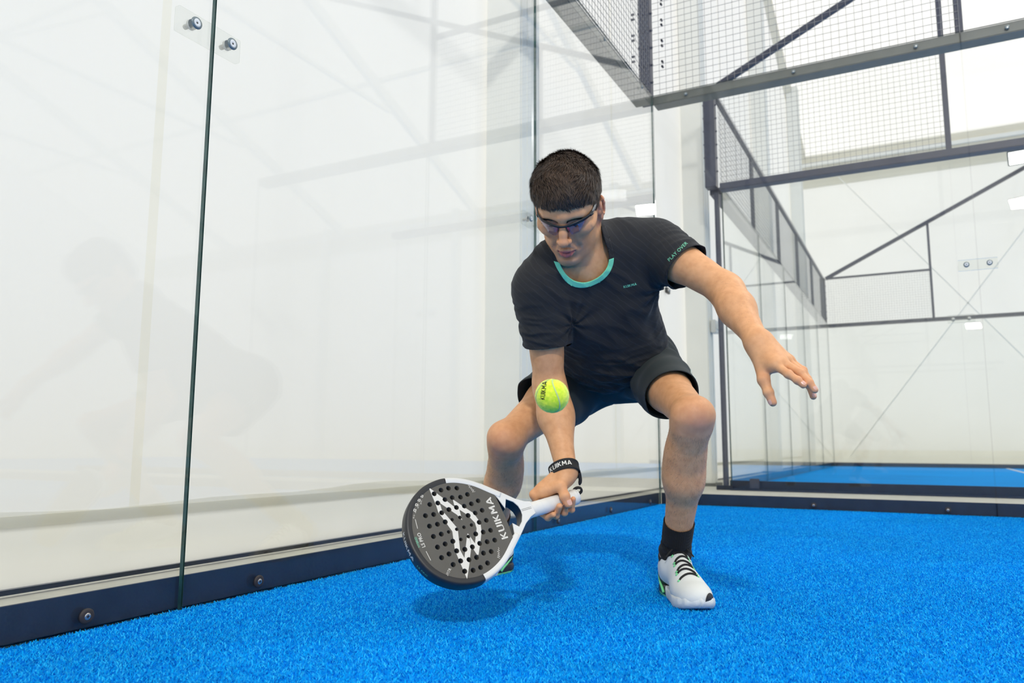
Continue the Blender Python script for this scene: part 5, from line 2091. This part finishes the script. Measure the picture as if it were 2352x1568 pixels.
    def top(x, y, lift=0.0018):
        h = bv.ray_cast(Vector(fp(x, y, 0.25)), Vector((0, 0, -1)), 0.4)
        return (np.array(h[0]) if h[0] else fp(x, y, 0.09)) + np.array([0, 0, lift])
    for i, y in enumerate((0.132, 0.148, 0.164, 0.180, 0.195, 0.210)):
        w = 0.0195 + 0.0012 * i
        dy = 0.004 * (1 if i % 2 else -1)
        Vv, Ff = tube_np([top(x, y + dy * x / w - 0.004 * (1 - (x / w) ** 2), 0.0022 - 0.0025 * (abs(x) > w * 0.9)) for x in np.linspace(-w, w, 9)], 0.0027, 6)
        plink('lace', Vv, Ff, M['lace'], shoe)
        for sx in (-1, 1):
            Vv, Ff = tube_np([top(sx * (w - 0.002), y + sx * dy, 0.0005), top(sx * (w + 0.003), y + sx * dy, 0.0004)], 0.0026, 6)
            plink('eyelet', Vv, Ff, M['shoe_mint'], shoe)
    kn = top(0, 0.129, 0.007)
    for k in range(4):
        a0 = (-0.9, -0.35, 0.35, 0.9)[k] * 1.4
        ln = (0.030, 0.020, 0.022, 0.032)[k]
        dirv = FR[:, 0] * math.sin(a0) * 1.0 + FR[:, 1] * math.cos(a0) * (0.5 if abs(a0) > 1 else -0.7)
        if k in (1, 2):   # loops
            pts = [kn, kn + dirv * ln * 0.7 + FR[:, 0] * 0.004 + np.array([0, 0, 0.012]), kn + dirv * ln * 1.15 + np.array([0, 0, 0.013]), kn + dirv * ln * 0.75 - FR[:, 0] * 0.006 + np.array([0, 0, 0.006]), kn]
        else:
            pts = [kn, kn + dirv * ln * 0.5 + np.array([0, 0, 0.006]), kn + dirv * ln + np.array([0, 0, -0.008]), kn + dirv * ln * 1.25 + np.array([0, 0, -0.018])]
        P = np.array(pts)
        tt = np.linspace(0, len(P) - 1, 16)
        P2 = np.stack([np.interp(tt, np.arange(len(P)), P[:, d]) for d in range(3)], 1)
        for _ in range(3):
            P2[1:-1] = (P2[:-2] + P2[2:] + 2 * P2[1:-1]) / 4
        Vv, Ff = tube_np(P2, 0.0021, 6)
        plink('lace', Vv, Ff, M['lace'], shoe)
    Vv, Ff = tube_np([kn - FR[:, 0] * 0.005, kn, kn + FR[:, 0] * 0.005], [0.003, 0.0052, 0.003], 8)
    plink('lace_knot', Vv, Ff, M['lace'], shoe)
    # tongue
    tv = []
    for y, z, w in ((0.108, 0.142, 0.020), (0.113, 0.135, 0.022), (0.122, 0.122, 0.021), (0.135, 0.108, 0.02)):
        for x in (-w, 0, w):
            tv.append(fp(x, y, z - 0.0 * x * x - (0.004 if x else 0)))
    tf = []
    for i in range(3):
        for j in range(2):
            a = i * 3 + j
            tf += [(a, a + 1, a + 4), (a, a + 4, a + 3)]
    o = plink('tongue', np.array(tv), np.array(tf), M['shoe_white'], shoe)
    solid(o, 0.006)
    return shoe


s1 = build_shoe(*FTL, 1)
s1['label'] = 'white sports shoe with black laces and mint heel, planted forward'
s2 = build_shoe(*FTR, -1)
s2['label'] = 'white sports shoe behind the racket'

# hair ---------------------------------------------------------------
M['hair'] = mat('dark_brown_hair', (0.030, 0.021, 0.016, 1), 0.55, noise=(60, 0.55))
M['limb_hair'] = mat('fine_brown_hair', (0.19, 0.105, 0.065, 1), 0.6)
M['brow'] = mat('dark_brow', (0.030, 0.020, 0.015, 1), 0.6)


def hairline(y, x):
    zf = np.interp(y, [-0.12, -0.06, -0.036, -0.031, 0.006, 0.011, 0.028, 0.037, 0.060, 0.10], [-0.062, -0.052, -0.030, 0.036, 0.036, -0.006, -0.004, 0.045, 0.066, 0.070])
    return zf


hp = [hell((0.003, -0.010, 0.060), (0.086, 0.096, 0.084), 0.02), hell((0.003, 0.030, 0.080), (0.074, 0.068, 0.064), 0.03), hell((0, -0.05, 0.01), (0.074, 0.058, 0.075), 0.03), hell((0.003, -0.030, 0.068), (0.082, 0.070, 0.066), 0.03),
      hell((0.0, 0.012, 0.030), (0.0775, 0.040, 0.06), 0.02)]
lo_ = np.min([p.lo for p in hp], 0)
hi_ = np.max([p.hi for p in hp], 0)
Fg, o_ = fgrid(hp, lo_, hi_, 0.004)
HV, HF = nets(Fg, o_, 0.004)
q = ((HV - HT) @ HR) / HS
lump = 0.0035 * nz3(q, 55, 77) + 0.002 * nz3(q, 140, 78)
HV = HV + normals(HV, HF) * lump[:, None]
q = ((HV - HT) @ HR) / HS
val = q[:, 2] - hairline(q[:, 1], q[:, 0]) + 0.004 * np.sin(q[:, 0] * 420) * (q[:, 1] > 0.05)
HV, HF = clip(HV, HF, val)
hair = plink('hair', HV - normals(HV, HF) * 0.003, HF, M['hair'])
hair['label'] = 'short thick dark brown hair'
A_ = np.linalg.norm(np.cross(HV[HF[:, 1]] - HV[HF[:, 0]], HV[HF[:, 2]] - HV[HF[:, 0]]), axis=1)
ns = 30000
fi = rng.choice(len(HF), ns, p=A_ / A_.sum())
bc = rng.dirichlet((1, 1, 1), ns)
P = (HV[HF[fi]] * bc[:, :, None]).sum(1)
Nn = normals(HV, HF)
Nr = (Nn[HF[fi]] * bc[:, :, None]).sum(1)
Nr /= np.linalg.norm(Nr, axis=1)[:, None]
q = ((P - HT) @ HR) / HS
topw = np.clip((q[:, 2] - 0.06) / 0.05, 0, 1)
flow = np.c_[0.25 * q[:, 0] * 10 + 0.35 * np.sin(q[:, 1] * 60 + q[:, 0] * 35), 0.75 * topw + 0.25, -0.9 * (1 - topw) - 0.1]
flow += 0.35 * np.c_[nz3(q, 70, 1), nz3(q, 70, 2), nz3(q, 70, 4)] + rng.normal(0, 0.16, (ns, 3))
fw_ = flow @ HR.T
fw_ = fw_ - Nr * (fw_ * Nr).sum(1)[:, None]
fw_ /= np.linalg.norm(fw_, axis=1)[:, None]
ln = rng.uniform(0.009, 0.017, ns) * (0.75 + 0.5 * topw)
lift = rng.uniform(0.15, 0.5, ns) * (0.6 + 0.3 * topw)
root_ = P - Nr * 0.003
mid_ = root_ + (fw_ * 0.5 + Nr * lift[:, None] * 0.7) * ln[:, None]
tip_ = mid_ + (fw_ * 0.62 + Nr * (lift * 0.25)[:, None]) * ln[:, None]
w_ = np.cross(fw_, Nr) * rng.uniform(0.0004, 0.0008, ns)[:, None]
V = np.stack([root_ - w_, root_ + w_, mid_ + w_ * 0.8, mid_ - w_ * 0.8, tip_], 1).reshape(-1, 3)
i = np.arange(ns)[:, None] * 5
F = np.concatenate([i + [0, 1, 2], i + [0, 2, 3], i + [3, 2, 4]])


def m_strand():
    k = NT('hair_strand')
    geo = k.add('ShaderNodeNewGeometry')
    rp = k.add('ShaderNodeValToRGB')
    rp.color_ramp.elements[0].color = (0.028, 0.020, 0.016, 1)
    rp.color_ramp.elements[1].color = (0.13, 0.083, 0.056, 1)
    k.link(geo.outputs['Random Per Island'], rp.inputs['Fac'])
    k.link(rp.outputs['Color'], k.p.inputs['Base Color'])
    k.p.inputs['Roughness'].default_value = 0.5
    k.p.inputs['Specular IOR Level'].default_value = 0.3
    return k.m


M['strand'] = m_strand()
so_ = plink('hair_strands', V, F, M['strand'], hair, False)
so_['kind'] = 'stuff'
# fine dark hair on the shins and forearms
def limb_hair(name, a, b, t0, t1, n, ln, par, seed):
    r = np.random.default_rng(seed)
    ax = J[b] - J[a]
    L2 = ax @ ax
    t = ((BV - J[a]) @ ax) / L2
    d = np.linalg.norm(BV - J[a] - t[:, None] * ax, axis=1)
    ix = np.nonzero((t > t0) & (t < t1) & (d < 0.085))[0]
    ix = r.choice(ix, n)
    nn = BNORM[ix]
    P = BV[ix] + np.cross(nn, r.normal(size=(n, 3))) * 0.002
    dr = unit(ax) * 0.8 + r.normal(0, 0.45, (n, 3))
    dr -= nn * (dr * nn).sum(1)[:, None]
    dr /= np.linalg.norm(dr, axis=1)[:, None]
    l = r.uniform(0.5, 1.0, n)[:, None] * ln
    w = np.cross(dr, nn) * 0.00011
    m_ = P + (dr * 0.55 + nn * 0.25) * l
    e = P + (dr + nn * 0.22) * l
    V = np.stack([P - w, P + w, m_ + w, m_ - w, e], 1).reshape(-1, 3)
    i = np.arange(n)[:, None] * 5
    o = plink(name, V, np.concatenate([i + [0, 1, 2], i + [0, 2, 3], i + [3, 2, 4]]), M['limb_hair'], par, False)
    o['kind'] = 'stuff'


BNORM = normals(BV, BF)
limb_hair('shin_hair', 'Lknee', 'Lank', 0.06, 0.88, 1700, 0.012, bo, 1)
limb_hair('shin_hair', 'Rknee', 'Rank', 0.06, 0.88, 1200, 0.012, bo, 2)
limb_hair('forearm_hair', 'Lel', 'Lwr', 0.05, 0.9, 350, 0.007, bo, 3)
# eyebrows, eyes
body_bvh = BVHTree.FromPolygons([tuple(v) for v in BV], [tuple(f) for f in BF])
for s in (-1, 1):
    V, F = [], []
    for k in range(300):
        t = rng.random()
        x = s * (0.010 + 0.040 * t)
        z = 0.0318 + 0.0046 * math.sin(t * 2.4) + rng.uniform(-0.0030, 0.0030) * (1 - 0.6 * t)
        h = body_bvh.ray_cast(Vector(hd(x, 0.16, z)), Vector(-HR[:, 1]), 0.2)
        if h[0] is None:
            continue
        p = np.array(h[0])
        n = np.array(h[1])
        d = unit(HR[:, 0] * s * (0.5 + t) + HR[:, 2] * (0.7 - 1.2 * t) + rng.normal(0, 0.2, 3))
        w = unit(np.cross(d, n)) * 0.00045
        b = len(V)
        V += [p - w, p + w, p + d * 0.008 + n * 0.0012]
        F.append((b, b + 1, b + 2))
    plink('eyebrow', np.array(V), np.array(F), M['brow'], None, False)
    e_ = hd(s * 0.0315, 0.0768, 0.0185)
    bm = bmesh.new()
    bmesh.ops.create_uvsphere(bm, u_segments=24, v_segments=16, radius=0.0125)
    V = np.array([v.co for v in bm.verts])
    bm.free()
    bm = bmesh.new()
    bmesh.ops.create_uvsphere(bm, u_segments=24, v_segments=16, radius=0.0125, matrix=Matrix.Translation(Vector(e_ - PL0)))
    eye = link('eye', bm_mesh('eye', bm), mat('eye_white', srgb(205, 196, 190), 0.2), person, True)
    gz = unit(HR[:, 1] * 0.93 - HR[:, 2] * 0.33)
    disc_part('iris', e_ - PL0, gz, [(0.0001, 0.01285), (0.003, 0.0128), (0.0058, 0.0116)], mat('iris_brown', (0.03, 0.015, 0.008, 1), 0.15), eye)

# ------------------------------------------------------------------ sports glasses
def build_glasses():
    c0 = hd(0, 0.108, 0.02)
    root = empty('sports_glasses', c0)
    M['frame_grey'] = mat('grey_glasses_frame', srgb(150, 148, 140), 0.35)
    M['frame_black'] = mat('black_glasses_frame', srgb(30, 31, 34), 0.35)
    M['pad_red'] = mat('red_nose_pad', srgb(196, 52, 58), 0.5)
    M['lens'] = mat_glass('violet_tinted_lens', (0.84, 0.83, 0.95, 1), 1.5)
    inv = Matrix.Translation(-Vector(c0))

    def g(name, V, F, m, parent=root, smooth=True):
        return link(name, mesh_np(name, np.asarray(V) - c0, F), m, parent, smooth)
    key = [(0.0705, 0.052, 0.0335), (0.066, 0.068, 0.0325), (0.056, 0.084, 0.033), (0.040, 0.0985, 0.032), (0.022, 0.1065, 0.029), (0.009, 0.1095, 0.0265), (0.0, 0.110, 0.0262)]
    half = np.array(key)
    full = np.concatenate([half, (half * [-1, 1, 1])[::-1][1:]])
    tt = np.linspace(0, len(full) - 1, 60)
    bar_ = np.stack([np.interp(tt, np.arange(len(full)), full[:, d]) for d in range(3)], 1)
    for _ in range(4):
        bar_[1:-1] = (bar_[:-2] + bar_[2:] + 2 * bar_[1:-1]) / 4
    # top bar: tall flat section
    V, F = [], []
    n = len(bar_)
    for i, p in enumerate(bar_):
        e = abs(i - (n - 1) / 2) / ((n - 1) / 2)
        hgt = 0.0026 + 0.0016 * e
        for dx, dz in ((0.0016, -hgt), (0.0020, hgt * 0.4), (0.0008, hgt), (-0.0014, hgt), (-0.0016, -hgt)):
            nrm = np.array([p[0] * 9, 1, 0])
            nrm /= np.linalg.norm(nrm)
            V.append(hd(*(p + nrm * dx + np.array([0, 0, dz]))))
    for i in range(n - 1):
        for j in range(5):
            k = (j + 1) % 5
            a, b, c, d = i * 5 + j, i * 5 + k, (i + 1) * 5 + k, (i + 1) * 5 + j
            F += [(a, b, c), (a, c, d)]
    g('top_bar', V, F, M['frame_black'])
    for s in (-1, 1):
        # lens hanging from the bar
        V, F = [], []
        nu, nv = 22, 12
        for a in range(nu + 1):
            u = a / nu
            x = 0.0085 + 0.0555 * u
            top = np.array([x, np.interp(x, half[::-1, 0], half[::-1, 1]), np.interp(x, half[::-1, 0], half[::-1, 2])])
            dep = 0.034 * (1 - abs(2 * (u ** 0.85) - 0.95) ** 3.2 * 0.82)
            for b in range(nv + 1):
                v = b / nv
                V.append(hd(s * (x - 0.002 * v * (u - 0.5)), top[1] + 0.0012 - 0.010 * v * v * (0.6 + 0.4 * u) - 0.001 * v, top[2] - 0.001 - dep * v))
        for a in range(nu):
            for b in range(nv):
                i0 = a * (nv + 1) + b
                F += [(i0, i0 + 1, i0 + nv + 2), (i0, i0 + nv + 2, i0 + nv + 1)]
        ln_ = g('lens', V, F, M['lens'])
        md = ln_.modifiers.new('thickness', 'SOLIDIFY')
        md.thickness = 0.0014
        # nose pad and arm
        Vv, Ff = tube_np([hd(s * 0.0095, 0.1085, 0.024), hd(s * 0.0115, 0.1055, 0.014), hd(s * 0.0135, 0.103, 0.006)], [0.0022, 0.0018, 0.0014], 8)
        g('pad_arm', Vv, Ff, M['frame_black'])
        Vv, Ff = tube_np([hd(s * 0.0118, 0.103, 0.019), hd(s * 0.0135, 0.1005, 0.012), hd(s * 0.0155, 0.098, 0.005)], [0.0018, 0.0034, 0.0020], 10)
        g('nose_pad', Vv, Ff, M['pad_red'])
        # temple arm: broad at the hinge, slim over the ear
        pts = [(0.0700, 0.056, 0.0335), (0.0735, 0.044, 0.0350), (0.0770, 0.026, 0.0375), (0.0790, 0.008, 0.0385), (0.0800, -0.012, 0.0365), (0.0795, -0.026, 0.026), (0.0785, -0.034, 0.012)]
        hg = [0.0036, 0.0058, 0.0050, 0.0036, 0.0028, 0.0024, 0.0022]
        V, F = [], []
        tt = np.linspace(0, 6, 25)
        P = np.stack([np.interp(tt, range(7), np.array(pts)[:, d]) for d in range(3)], 1)
        hh = np.interp(tt, range(7), hg)
        for p, h in zip(P, hh):
            for dx, dz in ((0.0012, -h), (0.0018, h * 0.3), (0.0008, h), (-0.0010, h), (-0.0012, -h)):
                V.append(hd(s * (p[0] + dx), p[1], p[2] + dz))
        for i in range(24):
            for j in range(5):
                k = (j + 1) % 5
                a, b, c, d = i * 5 + j, i * 5 + k, (i + 1) * 5 + k, (i + 1) * 5 + j
                F += [(a, b, c), (a, c, d)]
        g('temple_arm', V, F, M['frame_grey'])
        Vv, Ff = tube_np([hd(s * 0.0672, 0.0665, 0.030), hd(s * 0.0700, 0.058, 0.0295), hd(s * 0.0710, 0.052, 0.029)], [0.0026, 0.0034, 0.0024], 8)
        g('hinge', Vv, Ff, M['frame_black'])
    tag(root, 'half rim sports glasses with violet lenses worn by the player', 'glasses')


build_glasses()

# ------------------------------------------------------------------ finger nails
def nail(p, q, face_dir, r, w=0.0048, l=0.0085):
    """nail near tip q of the phalanx p-q, facing face_dir"""
    ax = unit(q - p)
    f = unit(face_dir - ax * (face_dir @ ax))
    s = np.cross(ax, f)
    V, F = [], []
    for a in range(6):
        t = a / 5
        for b in range(7):
            v = b / 6 * 2 - 1
            ww = w * (1 - 0.45 * t ** 4 - 0.12 * (1 - t) ** 3)
            V.append(q + ax * (-l * 0.62 + l * t) + s * (ww * v) + f * (r * math.sqrt(max(0.02, 1 - (ww * v / (r * 1.12)) ** 2)) + 0.0004 - 0.0012 * t * t))
    for a in range(5):
        for b in range(6):
            i0 = a * 7 + b
            F += [(i0, i0 + 1, i0 + 8), (i0, i0 + 8, i0 + 7)]
    plink('finger_nail', np.array(V), np.array(F), M['nail'], bo)


viewL = unit(CAM - J['m2'])
for c, r in (('i', 0.0071), ('m', 0.0074), ('r', 0.0071), ('l', 0.0063)):
    d = unit(J[c + '3'] - J[c + '2'])
    nail(J[c + '2'], J[c + '3'], unit(np.array([0.35, -0.35, 0.75]) + viewL * 0.5), r)
nail(J['t2'], J['t3'], unit(np.array([-0.6, -0.6, 0.2])), 0.0089, 0.0058, 0.0105)
nail(RH['thumb'][2], RH['thumb'][3], RK_R[:, 2], 0.0106, 0.0072, 0.0130)

# ------------------------------------------------------------------ wrist strap of the racket
def build_strap():
    off = np.array([RK_T[0], RK_T[1], 0.0])
    ax = unit(unit(J['Rel'] - J['Rwr']) + FW * 0.10)
    fr_ = frame(ax, RSIDE)
    c0 = J['Rwr'] + ax * 0.004
    n = 64
    V, F = [], []
    hgt = 0.0140
    ring = []
    for i in range(n):
        t = 2 * math.pi * i / n
        d = fr_[:, 0] * math.cos(t) + fr_[:, 1] * math.sin(t)
        h = body_bvh.ray_cast(Vector(c0 + d * 0.09), Vector(-d), 0.09)
        r = 0.03 if h[0] is None else np.linalg.norm(np.array(h[0]) - c0)
        ring.append(min(r, 0.042))
    ring = np.array(ring)
    for _ in range(6):
        ring = (np.roll(ring, 1) + np.roll(ring, -1) + 2 * ring) / 4
    ring += 0.0022
    for i in range(n):
        t = 2 * math.pi * i / n
        d = fr_[:, 0] * math.cos(t) + fr_[:, 1] * math.sin(t)
        for z, e in ((-hgt, 0.0), (-hgt, 0.0022), (-hgt * 0.75, 0.0026), (-hgt * 0.72, 0.0020), (hgt * 0.72, 0.0020), (hgt * 0.75, 0.0026), (hgt, 0.0022), (hgt, 0.0)):
            V.append(c0 + d * (ring[i] + e) + ax * z)
    k = 8
    for i in range(n):
        for j in range(k):
            a, b = i * k + j, i * k + (j + 1) % k
            c, d = ((i + 1) % n) * k + (j + 1) % k, ((i + 1) % n) * k + j
            F += [(a, b, c), (a, c, d)]
    V = np.array(V)
    st_ = link('wrist_strap', mesh_np('wrist_strap', V - off, np.array(F)), M['strap'], racket, True)
    bv = BVHTree.FromPolygons([tuple(v) for v in V], [tuple(f) for f in F])
    # lettering wraps around the band
    V2, F2 = brand_geo()
    V2 = V2 * (0.058 / (V2[:, 0].max() - V2[:, 0].min()))
    V2[:, 1] *= 0.0125 / (V2[:, 1].max() - V2[:, 1].min())
    V2, F2 = subdiv(np.c_[V2, np.zeros(len(V2))], F2, np.ones(len(V2), bool))
    vd = CAM - c0
    vd = unit(vd - ax * (vd @ ax))
    a0 = math.atan2(vd @ fr_[:, 1], vd @ fr_[:, 0])
    sgn = 1 if np.cross(ax, vd) @ RT > 0 else -1
    P = []
    for x, y, _ in V2:
        t = a0 + sgn * (x - 0.013) / 0.033
        r = np.interp((t % (2 * math.pi)) / (2 * math.pi) * n, np.arange(n + 1), np.r_[ring, ring[0]])
        d = fr_[:, 0] * math.cos(t) + fr_[:, 1] * math.sin(t)
        P.append(c0 + d * (r + 0.0025) + ax * (y + 0.001))
    link('strap_lettering', mesh_np('strap_lettering', np.array(P) - off, F2), M['print_white'], st_)
    # strap tail down to the butt and the small loop
    side_p = c0 + RT * 0.030 - ax * 0.006 - FW * 0.004
    butt = rk(-0.004, 0.0, 0.004)
    tail = np.array([side_p, side_p + RT * 0.003 - UP * 0.018, side_p - UP * 0.030 + RT * 0.001, butt + UP * 0.022 + RT * 0.012, butt + UP * 0.010 + RT * 0.006])
    tt = np.linspace(0, 2.2, 20)
    P = np.stack([np.interp(tt, range(5), tail[:, d]) for d in range(3)], 1)
    for _ in range(4):
        P[1:-1] = (P[:-2] + P[2:] + 2 * P[1:-1]) / 4
    Vv, Ff = tube_np(P, [0.0048] * 14 + [0.0045, 0.004, 0.0035, 0.003, 0.0022, 0.001], 8)
    link('strap_tail', mesh_np('strap_tail', Vv - off, Ff), M['strap'], racket, True)
    # loop: flat ribbon ring beside the butt
    cl = rk(-0.0090, -0.012, 0.004)
    eu, ev = unit(RT * 0.9 + UP * 0.45), unit(UP * 0.85 - RT * 0.5)
    V, F = [], []
    m = 36
    for i in range(m):
        t = 2 * math.pi * i / m
        for rr, zz in ((0.0, -0.006), (0.0, 0.006), (0.0052, 0.006), (0.0052, -0.006)):
            V.append(cl + eu * math.cos(t) * (0.0080 + rr) + ev * math.sin(t) * (0.0050 + rr) + FW * zz)
    for i in range(m):
        for j in range(4):
            a, b = i * 4 + j, i * 4 + (j + 1) % 4
            c, d = ((i + 1) % m) * 4 + (j + 1) % 4, ((i + 1) % m) * 4 + j
            F += [(a, b, c), (a, c, d)]
    link('strap_loop', mesh_np('strap_loop', np.array(V) - off, np.array(F)), M['strap'], racket, False)


build_strap()

# ------------------------------------------------------------------ court floodlights on the six metre masts
def floodlight(x, y, z, aim, label, power):
    root = empty('floodlight', (x, y, z))
    d = Vector(aim) - Vector((x, y, z))
    q = d.to_track_quat('-Z', 'Y').to_matrix().to_4x4()
    bm = bmesh.new()
    box_bm(bm, (-0.32, -0.16, 0.0), (0.32, 0.16, 0.05), 0.012)
    bm.transform(q)
    link('housing', bm_mesh('housing', bm), M['steel_grey'], root)
    for i in range(9):
        bm = bmesh.new()
        box_bm(bm, (-0.28 + i * 0.07 - 0.006, -0.14, 0.05), (-0.28 + i * 0.07 + 0.006, 0.14, 0.085))
        bm.transform(q)
        link('cooling_fin', bm_mesh('cooling_fin', bm), M['steel_grey'], root)
    k = NT('led_lens')
    k.p.inputs['Base Color'].default_value = (0.9, 0.9, 0.9, 1)
    k.p.inputs['Emission Color'].default_value = (1, 0.98, 0.95, 1)
    k.p.inputs['Emission Strength'].default_value = 6.0
    bm = bmesh.new()
    box_bm(bm, (-0.29, -0.13, -0.004), (0.29, 0.13, 0.004), 0.001)
    bm.transform(q)
    link('led_lens', bm_mesh('led_lens', bm), k.m, root)
    bm = bmesh.new()
    box_bm(bm, (-0.02, -0.03, 0.05), (0.02, 0.03, 0.22), 0.004)
    bm.transform(q)
    link('bracket', bm_mesh('bracket', bm), M['steel_grey'], root)
    tag(root, label, 'floodlight', 'court floodlights')
    if power:
        ld = bpy.data.lights.new('led_light', 'AREA')
        ld.shape = 'RECTANGLE'
        ld.size, ld.size_y = 0.58, 0.26
        ld.energy = power
        ld.color = (1, 0.97, 0.93)
        lo_ = bpy.data.objects.new('led_light', ld)
        COL.objects.link(lo_)
        lo_.parent = root
        lo_.matrix_local = Matrix.Translation((Vector(aim) - Vector((x, y, z))).normalized() * 0.012) @ q
    return root


floodlight(4.0, -0.42, 5.8, (3.0, -6.0, 0), 'grey floodlight on the mast of the near side wall', 80)
floodlight(4.0, -10.1, 5.8, (1.5, -3.0, 0.3), 'grey floodlight on the mast across the near court', 340)
floodlight(3.75, FAR - 0.42, 5.95, (3.0, 6.0, 0), 'grey floodlight on the far mast of the neighbouring court', 40)

# small things on the hall columns
def wall_box(name, c, s, label, cat):
    root = empty(name, c)
    bm = bmesh.new()
    box_bm(bm, (-s[0], -s[1], -s[2]), (s[0], s[1], s[2]), 0.006)
    link('housing', bm_mesh(name, bm), M['white_plastic'], root)
    bm = bmesh.new()
    box_bm(bm, (s[0] * 0.9, -s[1] * 0.45, -s[2] * 0.45), (s[0] + 0.008, s[1] * 0.45, s[2] * 0.45), 0.003)
    link('cover', bm_mesh('cover', bm), M['alu'], root)
    tag(root, label, cat)


wall_box('junction_box', (XM + 0.31, 3.06, 1.69), (0.028, 0.075, 0.07), 'pale square junction box fixed to the hall column', 'junction box')
lt_ = empty('door_latch', (XM + 0.03, 2.254, 1.972))
box('latch_plate', (-0.015, -0.055, -0.03), (0.012, 0.055, 0.03), M['black_plastic'], lt_, 0.006)
disc_part('latch_knob', (0.012, -0.02, 0.0), (1, 0, 0), [(0.0001, 0.02), (0.014, 0.02), (0.016, 0.0)], M['chrome'], lt_, 12)
tag(lt_, 'small black latch plate on the white membrane wall', 'latch')
